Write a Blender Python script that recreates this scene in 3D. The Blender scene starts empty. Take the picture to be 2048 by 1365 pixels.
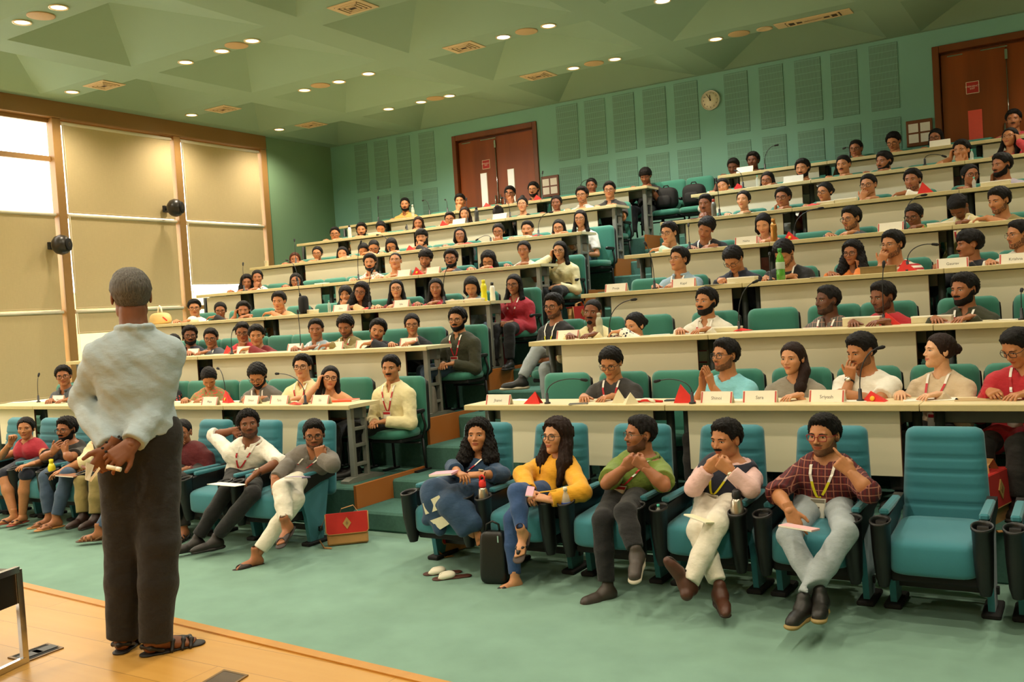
import bpy, math, random
import numpy as np
from mathutils import Vector, Matrix
R_ = math.radians
rnd = random.Random(7)
C = bpy.context.scene.collection
SC = bpy.context.scene

# ---------------------------------------------------------------- camera, world, exposure
F = 1875.99
CAMZ = 1.8725
CR = np.array([[0.84956523, 0.52363088, -0.06363662],
               [-0.03716322, -0.06092418, -0.99745032],
               [-0.5261728, 0.84976405, -0.03229926]])
cam = bpy.data.cameras.new('camera'); camo = bpy.data.objects.new('camera', cam); C.objects.link(camo)
cam.sensor_width = 36; cam.lens = F*36/2048; cam.clip_start = .05; cam.clip_end = 200
M = Matrix.Identity(4)
for i in range(3):
    M[i][0] = CR[0][i]; M[i][1] = -CR[1][i]; M[i][2] = -CR[2][i]
M.translation = (0, 0, CAMZ)
camo.matrix_world = M
SC.camera = camo
SC.view_settings.view_transform = 'Standard'; SC.view_settings.look = 'None'
SC.view_settings.gamma = 1; SC.view_settings.exposure = 0.0; SC.view_settings.use_curve_mapping = False
SC.cycles.use_denoising = True
SC.cycles.max_bounces = 6; SC.cycles.diffuse_bounces = 4; SC.cycles.glossy_bounces = 3; SC.cycles.transmission_bounces = 5
SC.cycles.transparent_max_bounces = 8
SC.cycles.caustics_reflective = False; SC.cycles.caustics_refractive = False
SC.cycles.sample_clamp_indirect = 4
W = bpy.data.worlds.new('sky'); SC.world = W; W.use_nodes = True
bg = W.node_tree.nodes['Background']; bg.inputs[0].default_value = (1.0, .93, .78, 1); bg.inputs[1].default_value = 7.0
LAMP_COL = (1.0, .86, .66); LAMP_W = 170; LAMP_COL2 = (.85, .95, 1.0)

def ray(u, v):
    return CR.T @ np.array([u-1024, v-682.5, F])
def at(u, v, x=None, y=None, z=None):
    """the point of the place that shows at a pixel, on the plane x=, y= or z="""
    d = ray(u, v)
    t = x/d[0] if x is not None else (y/d[1] if y is not None else (z-CAMZ)/d[2])
    return Vector((t*d[0], t*d[1], CAMZ+t*d[2]))

# ---------------------------------------------------------------- the hall's main measures
S = 1.07
YK = [6.58+1.145*i for i in range(7)]
DZ = [1.09, 1.562, 2.0, 2.43, 2.868, 3.30, 3.66]
FZ = [z-d for z, d in zip(DZ, (.74, .75, .80, .82, .82, .82, .80))]
YW = 14.98; XL = -13.45; ZC = 5.53; XR = 3.2; YF = -3.4
STG = .45
XA, XB = -5.72, -4.60      # aisle edges
# ---------------------------------------------------------------- materials
MATS = {}
def srgb(h):
    if isinstance(h, str):
        h = tuple(int(h[i:i+2], 16)/255 for i in (0, 2, 4))
    return tuple(((c+.055)/1.055)**2.4 if c > .04045 else c/12.92 for c in h)
def mat(name, col=(.5,.5,.5), rough=.6, metal=0, noise=.0, nscale=30, bump=0, bscale=200, emit=None, estr=0, trans=0, spec=.5, kind=None, col2=None, sheen=0, sub=0, alpha=1):
    if name in MATS: return MATS[name]
    m = bpy.data.materials.new(name); m.use_nodes = True; MATS[name] = m
    nt = m.node_tree; N = nt.nodes; L = nt.links; b = N['Principled BSDF']
    if isinstance(col, str): col = srgb(col)
    if isinstance(col2, str): col2 = srgb(col2)
    b.inputs['Base Color'].default_value = (*col, 1); b.inputs['Roughness'].default_value = rough
    b.inputs['Metallic'].default_value = metal; b.inputs['Specular IOR Level'].default_value = spec
    if sheen: b.inputs['Sheen Weight'].default_value = sheen
    if sub: b.inputs['Subsurface Weight'].default_value = sub; b.inputs['Subsurface Radius'].default_value = (.02,.008,.004)
    if trans: b.inputs['Transmission Weight'].default_value = trans
    if alpha < 1: b.inputs['Alpha'].default_value = alpha
    if emit: b.inputs['Emission Color'].default_value = (*emit, 1); b.inputs['Emission Strength'].default_value = estr
    tc = N.new('ShaderNodeTexCoord'); out = tc.outputs['Object']
    def math_(op, a, bv=None, c=None):
        n = N.new('ShaderNodeMath'); n.operation = op
        for i, v in enumerate((a, bv, c)):
            if v is None: continue
            if hasattr(v, 'links'): L.new(v, n.inputs[i])
            else: n.inputs[i].default_value = v
        return n.outputs[0]
    def mixc(f, a, b2):
        n = N.new('ShaderNodeMix'); n.data_type = 'RGBA'
        if hasattr(f, 'links'): L.new(f, n.inputs[0])
        else: n.inputs[0].default_value = f
        for i, v in ((6, a), (7, b2)):
            if hasattr(v, 'links'): L.new(v, n.inputs[i])
            else: n.inputs[i].default_value = (*v, 1)
        return n.outputs[2]
    def noi(sc, det=3, stretch=None):
        n = N.new('ShaderNodeTexNoise'); n.inputs['Scale'].default_value = sc; n.inputs['Detail'].default_value = det
        if stretch:
            mp = N.new('ShaderNodeMapping'); mp.inputs['Scale'].default_value = stretch; L.new(out, mp.inputs[0]); L.new(mp.outputs[0], n.inputs['Vector'])
        else: L.new(out, n.inputs['Vector'])
        return n.outputs['Fac']
    cc = None
    sx = N.new('ShaderNodeSeparateXYZ'); L.new(out, sx.inputs[0]); X, Y, Z = sx.outputs
    if kind == 'wood':
        f = noi(1, 4, (nscale*.12, nscale*.12, nscale*.012) if not isinstance(bump, tuple) else bump)
        cc = mixc(math_('MULTIPLY_ADD', f, 1.8, -.4), col, col2); 
        bump = .05
    elif kind == 'woodx':
        f = noi(1, 4, (nscale*.012, nscale*.12, nscale*.12)); cc = mixc(math_('MULTIPLY_ADD', f, 1.8, -.4), col, col2)
    elif kind == 'plaid':
        a = math_('PINGPONG', X, .022); c1 = math_('LESS_THAN', a, .0022); a2 = math_('PINGPONG', Z, .022); c2 = math_('LESS_THAN', a2, .0025)
        g = math_('LESS_THAN', math_('PINGPONG', math_('ADD', X, .011), .011), .004)
        cc = mixc(math_('MULTIPLY', g, .5), col, (0.02, .015, .02)); cc = mixc(math_('MULTIPLY', math_('MAXIMUM', c1, c2), .55), cc, col2)
    elif kind == 'stripe':
        g = math_('LESS_THAN', math_('PINGPONG', Z, .02), .0105); cc = mixc(g, col, col2)
    elif kind == 'floral':
        v = N.new('ShaderNodeTexVoronoi'); v.inputs['Scale'].default_value = 32; L.new(out, v.inputs['Vector'])
        cc = mixc(math_('LESS_THAN', v.outputs['Distance'], .36), col, col2)
    elif kind == 'perf':     # perforated acoustic board: rows of fine slots
        a = math_('LESS_THAN', math_('PINGPONG', X, .010), .0048); bb = math_('LESS_THAN', math_('PINGPONG', Z, .05), .046)
        cc = mixc(math_('MULTIPLY', a, bb), col, col2)
    elif kind == 'planks':
        br = N.new('ShaderNodeTexBrick'); br.inputs['Scale'].default_value = 1; br.inputs['Brick Width'].default_value = 1.6; br.inputs['Row Height'].default_value = .22
        br.inputs['Mortar Size'].default_value = .0022; br.inputs['Color1'].default_value = (*col, 1); br.inputs['Color2'].default_value = (*[c*.9 for c in col], 1)
        br.inputs['Mortar'].default_value = (*[c*.45 for c in col], 1)
        L.new(out, br.inputs['Vector'])
        f = noi(1, 5, (1.2, 14, 4)); cc = mixc(math_('MULTIPLY', math_('MULTIPLY_ADD', f, 2.4, -.7), .55), br.outputs['Color'], col2)
    elif kind == 'weave':
        f = noi(1, 2, (bscale, bscale, bscale*.08)); f2 = noi(1, 2, (bscale*.08, bscale*.08, bscale))
        cc = mixc(math_('MULTIPLY', math_('ADD', f, f2), .5), [c*.86 for c in col], [c*1.12 for c in col])
    elif kind == 'hair':
        f = noi(1, 3, (260, 260, 26)); cc = mixc(math_('MULTIPLY_ADD', f, 2.2, -.65), col, col2 or [c*1.5 for c in col])
    elif noise:
        f = noi(nscale, 4); cc = mixc(math_('MULTIPLY_ADD', f, 2, -.5), [c*(1-noise) for c in col], [min(1, c*(1+noise)) for c in col])
    if cc is not None: L.new(cc, b.inputs['Base Color'])
    if bump and not isinstance(bump, tuple):
        bn = N.new('ShaderNodeBump'); bn.inputs['Strength'].default_value = min(1, bump); bn.inputs['Distance'].default_value = .004 if kind != 'hair' else .012
        if kind == 'hair': h = f
        else: h = noi(bscale, 3)
        L.new(h, bn.inputs['Height']); L.new(bn.outputs[0], b.inputs['Normal'])
        if name.startswith('cloth_'):      # soft creases
            b2 = N.new('ShaderNodeBump'); b2.inputs['Strength'].default_value = .55; b2.inputs['Distance'].default_value = .022
            L.new(noi(1, 3, (11, 11, 17)), b2.inputs['Height']); L.new(b2.outputs[0], bn.inputs['Normal'])
    return m

# ---------------------------------------------------------------- object helpers
def ob(name, me, parent=None, loc=None, mats=None, link=True):
    o = bpy.data.objects.new(name, me); C.objects.link(o)
    if parent is not None: o.parent = parent
    if loc is not None: o.location = loc
    return o
def tag(o, label=None, cat=None, group=None, kind=None):
    if label: o['label'] = label
    if cat: o['category'] = cat
    if group: o['group'] = group
    if kind: o['kind'] = kind
    return o
def thing(name, label, cat, loc=(0,0,0), rz=0, group=None):
    o = bpy.data.objects.new(name, None); C.objects.link(o); o.empty_display_size = .1
    o.location = loc; o.rotation_euler = (0, 0, rz)
    return tag(o, label, cat, group)
def struct(o): o['kind'] = 'structure'; return o
def raw_mesh(name, V, Q, mats, mi=None, smooth=True, T=None):
    """fast mesh from numpy: V n*3, Q m*4 quads, T k*3 triangles"""
    me = bpy.data.meshes.new(name)
    V = np.asarray(V, np.float32)
    Q = np.asarray(Q, np.int32).reshape(-1, 4); T = np.zeros((0, 3), np.int32) if T is None else np.asarray(T, np.int32).reshape(-1, 3)
    me.vertices.add(len(V)); me.vertices.foreach_set('co', V.ravel())
    nl = Q.size+T.size; me.loops.add(nl); me.loops.foreach_set('vertex_index', np.concatenate([Q.ravel(), T.ravel()]))
    n = len(Q)+len(T); me.polygons.add(n)
    st = np.concatenate([np.arange(len(Q))*4, Q.size+np.arange(len(T))*3]).astype(np.int32)
    me.polygons.foreach_set('loop_start', st)
    me.polygons.foreach_set('use_smooth', np.full(n, smooth))
    for m in (mats if isinstance(mats, (list, tuple)) else [mats]): me.materials.append(m)
    if mi is not None: me.polygons.foreach_set('material_index', np.asarray(mi, np.int32))
    me.update(calc_edges=True); me.validate()
    return me
class MB:
    """collects simple solids into ONE mesh"""
    def __init__(s): s.v = []; s.f = []; s.m = []; s.sm = []
    def add(s, vs, fs, mi=0, sm=False):
        o = len(s.v); s.v += [tuple(v) for v in vs]; s.f += [[i+o for i in f] for f in fs]; s.m += [mi]*len(fs); s.sm += [sm]*len(fs); return s
    def box(s, a, b, mi=0, M=None, bev=0):
        x0, y0, z0 = a; x1, y1, z1 = b
        if bev:
            bv = min(bev, abs(x1-x0)*.45, abs(y1-y0)*.45, abs(z1-z0)*.45); vs = []
            for X in (0, 1):
                for Y in (0, 1):
                    for Z in (0, 1):
                        c = [(x0, x1)[X], (y0, y1)[Y], (z0, z1)[Z]]; d = [(bv, -bv)[X], (bv, -bv)[Y], (bv, -bv)[Z]]
                        for k in range(3):
                            p = [c[j]+(d[j] if j != k else 0) for j in range(3)]; vs.append(p)
            fs = []
            I = lambda X, Y, Z, k: (X*4+Y*2+Z)*3+k
            for X, (q) in ((0, 0), (1, 1)):
                fs.append([I(X,0,0,0), I(X,0,1,0), I(X,1,1,0), I(X,1,0,0)][::1 if X == 0 else -1])
                fs.append([I(0,X,0,1), I(1,X,0,1), I(1,X,1,1), I(0,X,1,1)][::1 if X == 0 else -1])
                fs.append([I(0,0,X,2), I(0,1,X,2), I(1,1,X,2), I(1,0,X,2)][::1 if X == 0 else -1])
            for a_ in (0, 1):
                for b_ in (0, 1):
                    fs.append([I(a_,b_,0,0), I(a_,b_,1,0), I(a_,b_,1,1), I(a_,b_,0,1)])
                    fs.append([I(a_,0,b_,0), I(a_,1,b_,0), I(a_,1,b_,2), I(a_,0,b_,2)])
                    fs.append([I(0,a_,b_,1), I(1,a_,b_,1), I(1,a_,b_,2), I(0,a_,b_,2)])
            for X in (0, 1):
                for Y in (0, 1):
                    for Z in (0, 1): fs.append([I(X,Y,Z,0), I(X,Y,Z,1), I(X,Y,Z,2)])
            # orient outward
            cx = Vector(((x0+x1)/2, (y0+y1)/2, (z0+z1)/2)); out = []
            for f in fs:
                p = [Vector(vs[i]) for i in f]; n = (p[1]-p[0]).cross(p[2]-p[0])
                if n.dot(sum(p, Vector())/len(p)-cx) < 0: f = f[::-1]
                out.append(f)
            fs = out
        else:
            vs = [(x, y, z) for x in (x0, x1) for y in (y0, y1) for z in (z0, z1)]
            fs = [[0,1,3,2], [4,6,7,5], [0,4,5,1], [2,3,7,6], [0,2,6,4], [1,5,7,3]]
        if M is not None: vs = [M @ Vector(v) for v in vs]
        return s.add(vs, fs, mi)
    def prism(s, pts, axis, a, b, mi=0, M=None):
        """extrude 2D outline pts along axis from a to b"""
        def P(p, t):
            q = [p[0], p[1]]; q.insert(axis, t); return Vector(q)
        n = len(pts); vs = [P(p, a) for p in pts]+[P(p, b) for p in pts]
        if M is not None: vs = [M @ v for v in vs]
        fs = [list(range(n))[::-1], list(range(n, 2*n))]+[[i, (i+1) % n, n+(i+1) % n, n+i] for i in range(n)]
        return s.add(vs, fs, mi)
    def tube(s, pts, r, seg=8, mi=0, cap=True, sm=True):
        pts = [Vector(p) for p in pts]; n = len(pts); rr = r if isinstance(r, (list, tuple)) else [r]*n
        vs = []; up = None
        for i, p in enumerate(pts):
            t = (pts[min(i+1, n-1)]-pts[max(i-1, 0)]).normalized()
            if up is None: up = Vector((0, 0, 1)) if abs(t.z) < .9 else Vector((1, 0, 0))
            x = t.cross(up).normalized(); y = x.cross(t).normalized(); up = y
            for k in range(seg):
                a = 2*math.pi*k/seg; vs.append(p+(x*math.cos(a)+y*math.sin(a))*rr[i])
        fs = [[i*seg+k, i*seg+(k+1) % seg, (i+1)*seg+(k+1) % seg, (i+1)*seg+k] for i in range(n-1) for k in range(seg)]
        s.add(vs, fs, mi, sm)
        if cap:
            o = len(s.v)-len(vs); s.f += [[o+k for k in range(seg)][::-1], [o+(n-1)*seg+k for k in range(seg)]]; s.m += [mi]*2; s.sm += [False]*2
        return s
    def lathe(s, prof, seg=20, mi=0, M=None, sm=True):
        vs = []
        for r, z in prof:
            for k in range(seg):
                a = 2*math.pi*k/seg; vs.append(Vector((r*math.cos(a), r*math.sin(a), z)))
        if M is not None: vs = [M @ v for v in vs]
        fs = [[i*seg+k, i*seg+(k+1) % seg, (i+1)*seg+(k+1) % seg, (i+1)*seg+k] for i in range(len(prof)-1) for k in range(seg)]
        n = len(prof); s.add(vs, fs, mi, sm)
        o = len(s.v)-len(vs)
        s.f += [[o+k for k in range(seg)][::-1], [o+(n-1)*seg+k for k in range(seg)]]; s.m += [mi]*2; s.sm += [False]*2
        return s
    def build(s, name, mats, parent=None, loc=None, rot=None):
        me = bpy.data.meshes.new(name); me.from_pydata(s.v, [], s.f)
        for m in (mats if isinstance(mats, (list, tuple)) else [mats]): me.materials.append(m)
        me.polygons.foreach_set('material_index', s.m); me.polygons.foreach_set('use_smooth', s.sm); me.update()
        o = ob(name, me, parent, loc)
        if rot: o.rotation_euler = rot
        return o
def T4(loc=(0,0,0), rot=(0,0,0)):
    from mathutils import Euler
    return Matrix.Translation(loc) @ Euler(rot).to_matrix().to_4x4()
def copy_tree(o, parent=None):
    c = o.copy(); C.objects.link(c); c.parent = parent
    if parent is not None: c.matrix_parent_inverse = o.matrix_parent_inverse
    for ch in KIDS.get(o.name, []): 
        cc = copy_tree(ch, c); KIDS.setdefault(c.name, []).append(cc)
    return c
KIDS = {}
def reg(root):
    """remember children so copies can be made without bpy.ops"""
    for o in list(bpy.data.objects):
        if o.parent is not None and o.parent.name in names_under(root): KIDS.setdefault(o.parent.name, []).append(o)
def names_under(root):
    s = {root.name}; ch = True
    allc = [(o.name, o.parent.name) for o in bpy.data.objects if o.parent]
    while ch:
        ch = False
        for a, b in allc:
            if b in s and a not in s: s.add(a); ch = True
    return s
def text_mesh(name, txt, size, m, parent=None, loc=(0,0,0), rot=(math.pi/2, 0, 0), ext=.0006, align='CENTER'):
    cu = bpy.data.curves.new(name, 'FONT'); cu.body = txt; cu.size = size; cu.extrude = ext; cu.align_x = align; cu.align_y = 'CENTER'; cu.resolution_u = 2
    cu.materials.append(m); o = bpy.data.objects.new(name, cu); C.objects.link(o)
    if parent is not None: o.parent = parent
    dg = bpy.context.evaluated_depsgraph_get(); me = bpy.data.meshes.new_from_object(o.evaluated_get(dg)); me.name = name
    bpy.data.objects.remove(o); o = bpy.data.objects.new(name, me); C.objects.link(o)
    if not me.materials: me.materials.append(m)
    if parent is not None: o.parent = parent
    o.location = loc; o.rotation_euler = rot
    return o
# ---------------------------------------------------------------- materials of the hall
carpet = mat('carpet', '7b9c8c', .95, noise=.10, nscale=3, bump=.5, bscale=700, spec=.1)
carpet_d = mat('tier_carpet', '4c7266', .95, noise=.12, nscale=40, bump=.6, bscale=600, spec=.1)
wallg = mat('wall_paint', '7cb0a0', .75, noise=.03, nscale=2)
wallleft = mat('side_wall_paint', '7a9a78', .7, noise=.03, nscale=2)
ceilm = mat('ceiling_paint', '88a48c', .8, noise=.02, nscale=2)
perfm = mat('acoustic_board', '7fae9e', .8, kind='perf', col2='587868')
tan = mat('tan_metal', '9a7442', .45, noise=.03)
tan_band = mat('tan_band', '8f6a3c', .38, noise=.03)
doorw = mat('door_veneer', '994c1c', .28, kind='wood', col2='74360e', nscale=30)
framew = mat('door_frame_wood', '7c4420', .35, kind='wood', col2='643414', nscale=30)
planks = mat('stage_planks', 'c8984f', .32, kind='planks', col2='b88438')
orangew = mat('stringer_wood', 'b06c34', .4, kind='woodx', col2='b0601f', nscale=22)
whitep = mat('white_plastic', 'e8e0c8', .45, noise=.02)
ventm = mat('vent_metal', 'cdb489', .5, noise=.02)
dark = mat('dark_metal', '17181a', .45, noise=.1)
greym = mat('grey_leg_metal', '8a8a80', .45, .3, noise=.05)
chrome = mat('chrome', 'c8c8c8', .15, 1, noise=.02)
black = mat('black_plastic', '121212', .42, noise=.1)
blackm = mat('matte_black', '0c0c0d', .8, noise=.1)
redp = mat('red_paper', 'd8281c', .7, noise=.05); yelp = mat('yellow_paper', 'f0b020', .7, noise=.05)
paper = mat('paper', 'efe9da', .8, noise=.03); tanpaper = mat('paper_card', 'd8cda8', .8, noise=.03)
glass = mat('pane_glass', (.95, .97, .97), .05, alpha=.08, spec=.3)

# translucent roller blind
def blind_mat():
    m = mat('roller_blind_fabric', 'cdb98c', .8, kind='weave', bscale=160)
    nt = m.node_tree; N = nt.nodes; L = nt.links; b = N['Principled BSDF']; o = N['Material Output']
    tr = N.new('ShaderNodeBsdfTranslucent'); tr.inputs[0].default_value = (*srgb('e0c48c'), 1)
    mx = N.new('ShaderNodeMixShader'); mx.inputs[0].default_value = .085
    L.new(b.outputs[0], mx.inputs[1]); L.new(tr.outputs[0], mx.inputs[2]); L.new(mx.outputs[0], o.inputs['Surface'])
    return m
blindm = blind_mat()

# ---------------------------------------------------------------- floor, tiers, aisle, stage
o = MB().box((XL-.3, YF, -.2), (XR, YW+.1, 0)).build('floor', carpet); struct(o)
mb = MB()
for k in range(7):
    y0 = YK[k]-.19; y1 = YK[k+1]-.19 if k < 6 else YW
    for xa, xb in ((XL, XA), (XB, XR)):
        mb.box((xa, y0, 0), (xb, y1, FZ[k]), bev=.012)
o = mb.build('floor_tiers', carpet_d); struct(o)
mb = MB(); lev = []
for k in range(7):
    lo = FZ[k-1] if k else 0
    ys = YK[k]-.27
    lev.append((ys, (lo+FZ[k])/2)); lev.append((ys+.57, FZ[k]))
for i, (y, z) in enumerate(lev):
    y1 = lev[i+1][0] if i+1 < len(lev) else YW
    mb.box((XA+.002, y, 0), (XB-.002, y1, z), bev=.02)
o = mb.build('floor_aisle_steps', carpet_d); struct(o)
# orange side boards along the aisle
for side, x in (('left', XA), ('right', XB)):
    for k in range(7):
        lo = FZ[k-1] if k else 0
        ya, yb = YK[k]-.22, YK[k]+.82
        m_ = (lo+FZ[k])/2
        pts = [(ya, lo+.0), (YK[k]+.30, lo+.0), (YK[k]+.30, m_), (yb, m_), (yb, FZ[k]+.035), (ya, FZ[k]+.035)]
        s_ = .004 if side == 'left' else -.034
        o = MB().prism(pts, 0, x+s_, x+s_+.03).build('trim_%s_%d' % (side, k+1), orangew); struct(o)
# stage with its front edge; a little skew to the rows
e0 = at(60, 1170, z=STG); e1 = at(880, 1362, z=STG)
sl = (e1.y-e0.y)/(e1.x-e0.x); ey = lambda x: e0.y+sl*(x-e0.x)
def poly_slab(name, pts, z0, z1, m):
    return MB().prism(pts, 2, z0, z1).build(name, m)
o = poly_slab('floor_stage', [(XL, YF), (XR, YF), (XR, ey(XR)-.05), (XL, ey(XL)-.05)], 0, STG-.002, planks); struct(o)
o = poly_slab('trim_1', [(XL, ey(XL)-.055), (XR, ey(XR)-.055), (XR, ey(XR)), (XL, ey(XL))], 0, STG+.006, mat('stage_nosing', 'bf8638', .3, noise=.08, nscale=15)); struct(o)
def floor_box(pix, label, open_):
    q = [at(u, v, z=STG) for u, v in pix]; c = sum(q, Vector())/4
    t = thing('floor_socket_box', label, 'floor box', (c.x, c.y, STG))
    L_ = [(p-c) for p in q]
    mb = MB(); ins = [p*.86 for p in L_]
    for i in range(4):
        a, b, c2, d = L_[i], L_[(i+1) % 4], ins[(i+1) % 4], ins[i]
        mb.add([(a.x,a.y,0.004),(b.x,b.y,.004),(c2.x,c2.y,.004),(d.x,d.y,.004)], [[0,1,2,3]])
        mb.add([(a.x,a.y,-.001),(b.x,b.y,-.001),(b.x,b.y,.004),(a.x,a.y,.004)], [[0,1,2,3]])
    mb.build('frame', mat('floor_box_frame', '7a5f3a', .4, .5, noise=.1), t)
    mb = MB(); mb.prism([(p.x, p.y) for p in ins], 2, .0005, .0025); mb.build('well', blackm if open_ else mat('floor_box_lid', '4a3a26', .5, noise=.1), t)
    if open_:
        for k in (-.25, .3):
            a = ins[0].lerp(ins[1], .5+k*.8); b = ins[3].lerp(ins[2], .5+k*.8); d = (b-a).normalized()*.02; p = (a+b)/2
            MB().box((p.x-.03, p.y-.05, .0025), (p.x+.03, p.y+.05, .006), bev=.002).build('socket', mat('socket_plastic', '2a2a2a', .4, noise=.1), t)
floor_box([(15, 1317), (95, 1288), (128, 1297), (55, 1325)], 'open black socket box in the stage floor beside the chrome table leg', True)
floor_box([(395, 1372), (448, 1341), (497, 1352), (450, 1383)], 'closed brown socket box in the stage floor at the bottom edge of the picture', False)

# ---------------------------------------------------------------- back wall, side wall
xw = lambda u, v: at(u, v, y=YW).x
DL = (xw(905, 290), xw(1074, 260)); DR = (xw(1864, 110), xw(1864, 110)+DL_w if False else 0)
DWID = DL[1]-DL[0]; DR = (xw(1864, 110), xw(1864, 110)+DWID)
DTOP = at(1000, 256, y=YW).z; DBOT = FZ[6]
mb = MB()
for a, b, z0, z1 in ((XL-.3, DL[0], 0, ZC+1), (DL[1], DR[0], 0, ZC+1), (DR[1], XR, 0, ZC+1), (DL[0], DL[1], DTOP, ZC+1), (DR[0], DR[1], DTOP, ZC+1), (DL[0], DL[1], 0, DBOT), (DR[0], DR[1], 0, DBOT)):
    mb.box((a, YW, z0), (b, YW+.18, z1))
struct(mb.build('wall_back', wallg))
for n, (a, b), signx in ((1, DL, None), (2, DR, None)):
    t = bpy.data.objects.new('door_%d' % n, None); C.objects.link(t); struct(t); t.location = (a, YW, DBOT); w = b-a; h = DTOP-DBOT
    mb = MB(); mb.box((0, -.03, 0), (.09, .16, h), bev=.006).box((w-.09, -.03, 0), (w, .16, h), bev=.006).box((.09, -.03, h-.10), (w-.09, .16, h), bev=.006)
    mb.build('door_frame', framew, t)
    MB().box((.09, .12, 0), (w-.09, .15, h-.1)).build('backing_panel', framew, t)
    mid = w/2
    for i, (xa, xb) in enumerate(((.10, mid-.004), (mid+.004, w-.10))):
        lf = MB().box((xa, .05, .01), (xb, .10, h-.13), bev=.004).build('door_leaf', doorw, t)
        if n == 1:
            c = (xa+xb)/2+(.12 if i == 0 else -.12)
            z0 = .62; z1 = z0+1.02
            fr = MB().box((c-.075, .040, z0-.01), (c+.075, .052, z1+.01), bev=.003).build('vision_panel', whitep, lf)
            mv = MB(); mv.box((c-.065, .034, z0), (c+.065, .042, z1))
            mv.build('pane', mat('bright_corridor_glass', 'dcd8cc', .2, emit=srgb('e9e4d4'), estr=.55), lf)
            MB().box((c-.063, .030, z0+.22), (c+.063, .036, z0+.36)).build('pane_sticker', mat('frosted_strip', 'b9b6a8', .6), lf)
        else:
            if i == 0:
                c = xb-.42
                MB().box((c-.09, .044, .35), (c+.09, .052, 1.45)).build('poster_strip', mat('pink_paper', 'ef5b46', .7, noise=.03), lf)
        MB().tube([(xb-.05 if i == 0 else xa+.05, .02, .95), (xb-.05 if i == 0 else xa+.05, .02, 1.2)], .012).build('door_handle', chrome, lf)
    MB().tube([(mid, .03, .3), (mid, .03, h-.2)], .008, 6).box((mid-.018, .02, h-.34), (mid+.018, .05, h-.2)).box((mid-.32, .03, h-.165), (mid+.02, .05, h-.15)).build('door_bolt', chrome, t)
    MB().box((mid-.75, .03, h-.17), (mid-.55, .05, h-.155)).build('door_closer_arm', chrome, t)
    # emergency exit plate
    u = at(972, 329, y=YW+.04) if n == 1 else at(1945, 175, y=YW+.04)
    s = thing('exit_sign', 'small red emergency exit sign on the %s' % ('left door with glass strips' if n == 1 else 'right door above the pink strip'), 'sign', (u.x, YW+.044, u.z), 0)
    MB().box((-.085, -.004, -.085), (.085, .003, .085)).build('sign_plate', mat('sign_border', 'e8d8b8', .5), s)
    MB().box((-.077, -.006, -.077), (.077, -.003, .077)).build('sign_face', mat('sign_red', 'b3201a', .5), s)
    text_mesh('lettering', 'EMERGENCY\nEXIT', .032, whitep, s, (0, -.0065, 0))
# acoustic boards, each its own board on the wall
k = 0
tops = [(711,737,'l'),(750,778,'l'),(795,822,'l'),(839,870,'l'),(1114,1157,'m'),(1171,1212,'m'),(1227,1270,'m'),(1287,1333,'m'),(1350,1397,'m'),(1450,1497,'r'),(1519,1568,'r'),(1590,1643,'r'),(1663,1716,'r'),(1740,1797,'r')]
for u0, u1, s in tops:
    um = (u0+u1)/2; x0 = xw(u0, 401-.18*um+60); x1 = xw(u1, 401-.18*um+60)
    for z0, z1, nm in ((4.50, 5.47, 'upper'), (3.35, 4.37, 'lower')):
        mb = MB().box((x0, YW-.012, z0), (x1, YW+.002, z1), bev=.003)
        o = mb.build('acoustic_panel', perfm)
        j = [q for q in tops if q[2] == s].index((u0, u1, s))
        tag(o, 'green perforated wall board, %s row, %s from left, %s' % (nm, ['first','second','third','fourth','fifth'][j], {'l': 'left of the left door', 'm': 'between left door and clock', 'r': 'between clock and right door'}[s]), 'wall panel', 'green acoustic boards of the back wall')
# clock
c = at(1422, 201, y=YW); t = thing('wall_clock', 'round white wall clock with black hands on the back wall', 'clock', (c.x, YW-.001, c.z))
MR = Matrix.Rotation(math.pi/2, 4, 'X')
MB().lathe([(.16, 0), (.165, .02), (.16, .04), (.148, .045), (.146, .03), (0.001, .03)], 40, M=MR).build('clock_rim', mat('clock_rim_plastic', 'd8d2c0', .25, .3), t)
fc = MB().lathe([(.147, .028), (.147, .034), (.001, .0345)], 40, M=MR).build('clock_face', mat('clock_face_card', 'e6dec2', .35), t)
for h in range(12):
    a = h*math.pi/6; r = .115
    text_mesh('numeral', str(h or 12), .036, blackm, t, (r*math.sin(a), -.036, r*math.cos(a)))
for nm, a, l, w_ in (('hour_hand', R_(-3), .085, .006), ('minute_hand', R_(-30), .115, .004)):
    mb = MB().box((-w_, -.042, -.015), (w_, -.040, l), M=Matrix.Rotation(a, 4, 'Y')); mb.build(nm, blackm, t)
MB().lathe([(.012, .036), (.012, .046), (.001, .047)], 12, M=MR).build('hub', blackm, t)
# notice boards
for (u0, v0, u1, v1), lb in (((1084, 361, 1119, 385), 'small wooden frame with four notices beside the left door'), ((1813, 249, 1866, 283), 'small wooden frame with four notices beside the right door')):
    a = at((u0+u1)/2, (v0+v1)/2, y=YW); w = (xw(u1, v0)-xw(u0, v0))/2; h = .19
    t = thing('notice_frame', lb, 'notice frame', (a.x, YW, a.z))
    MB().box((-w, -.03, -h), (w, 0, h), bev=.006).build('frame', framew, t)
    for i in (-1, 1):
        for j in (-1, 1):
            MB().box((i*w*.45-w*.37, -.034, j*h*.4-h*.33), (i*w*.45+w*.37, -.029, j*h*.4+h*.33)).build('notice', paper, t)
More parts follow.
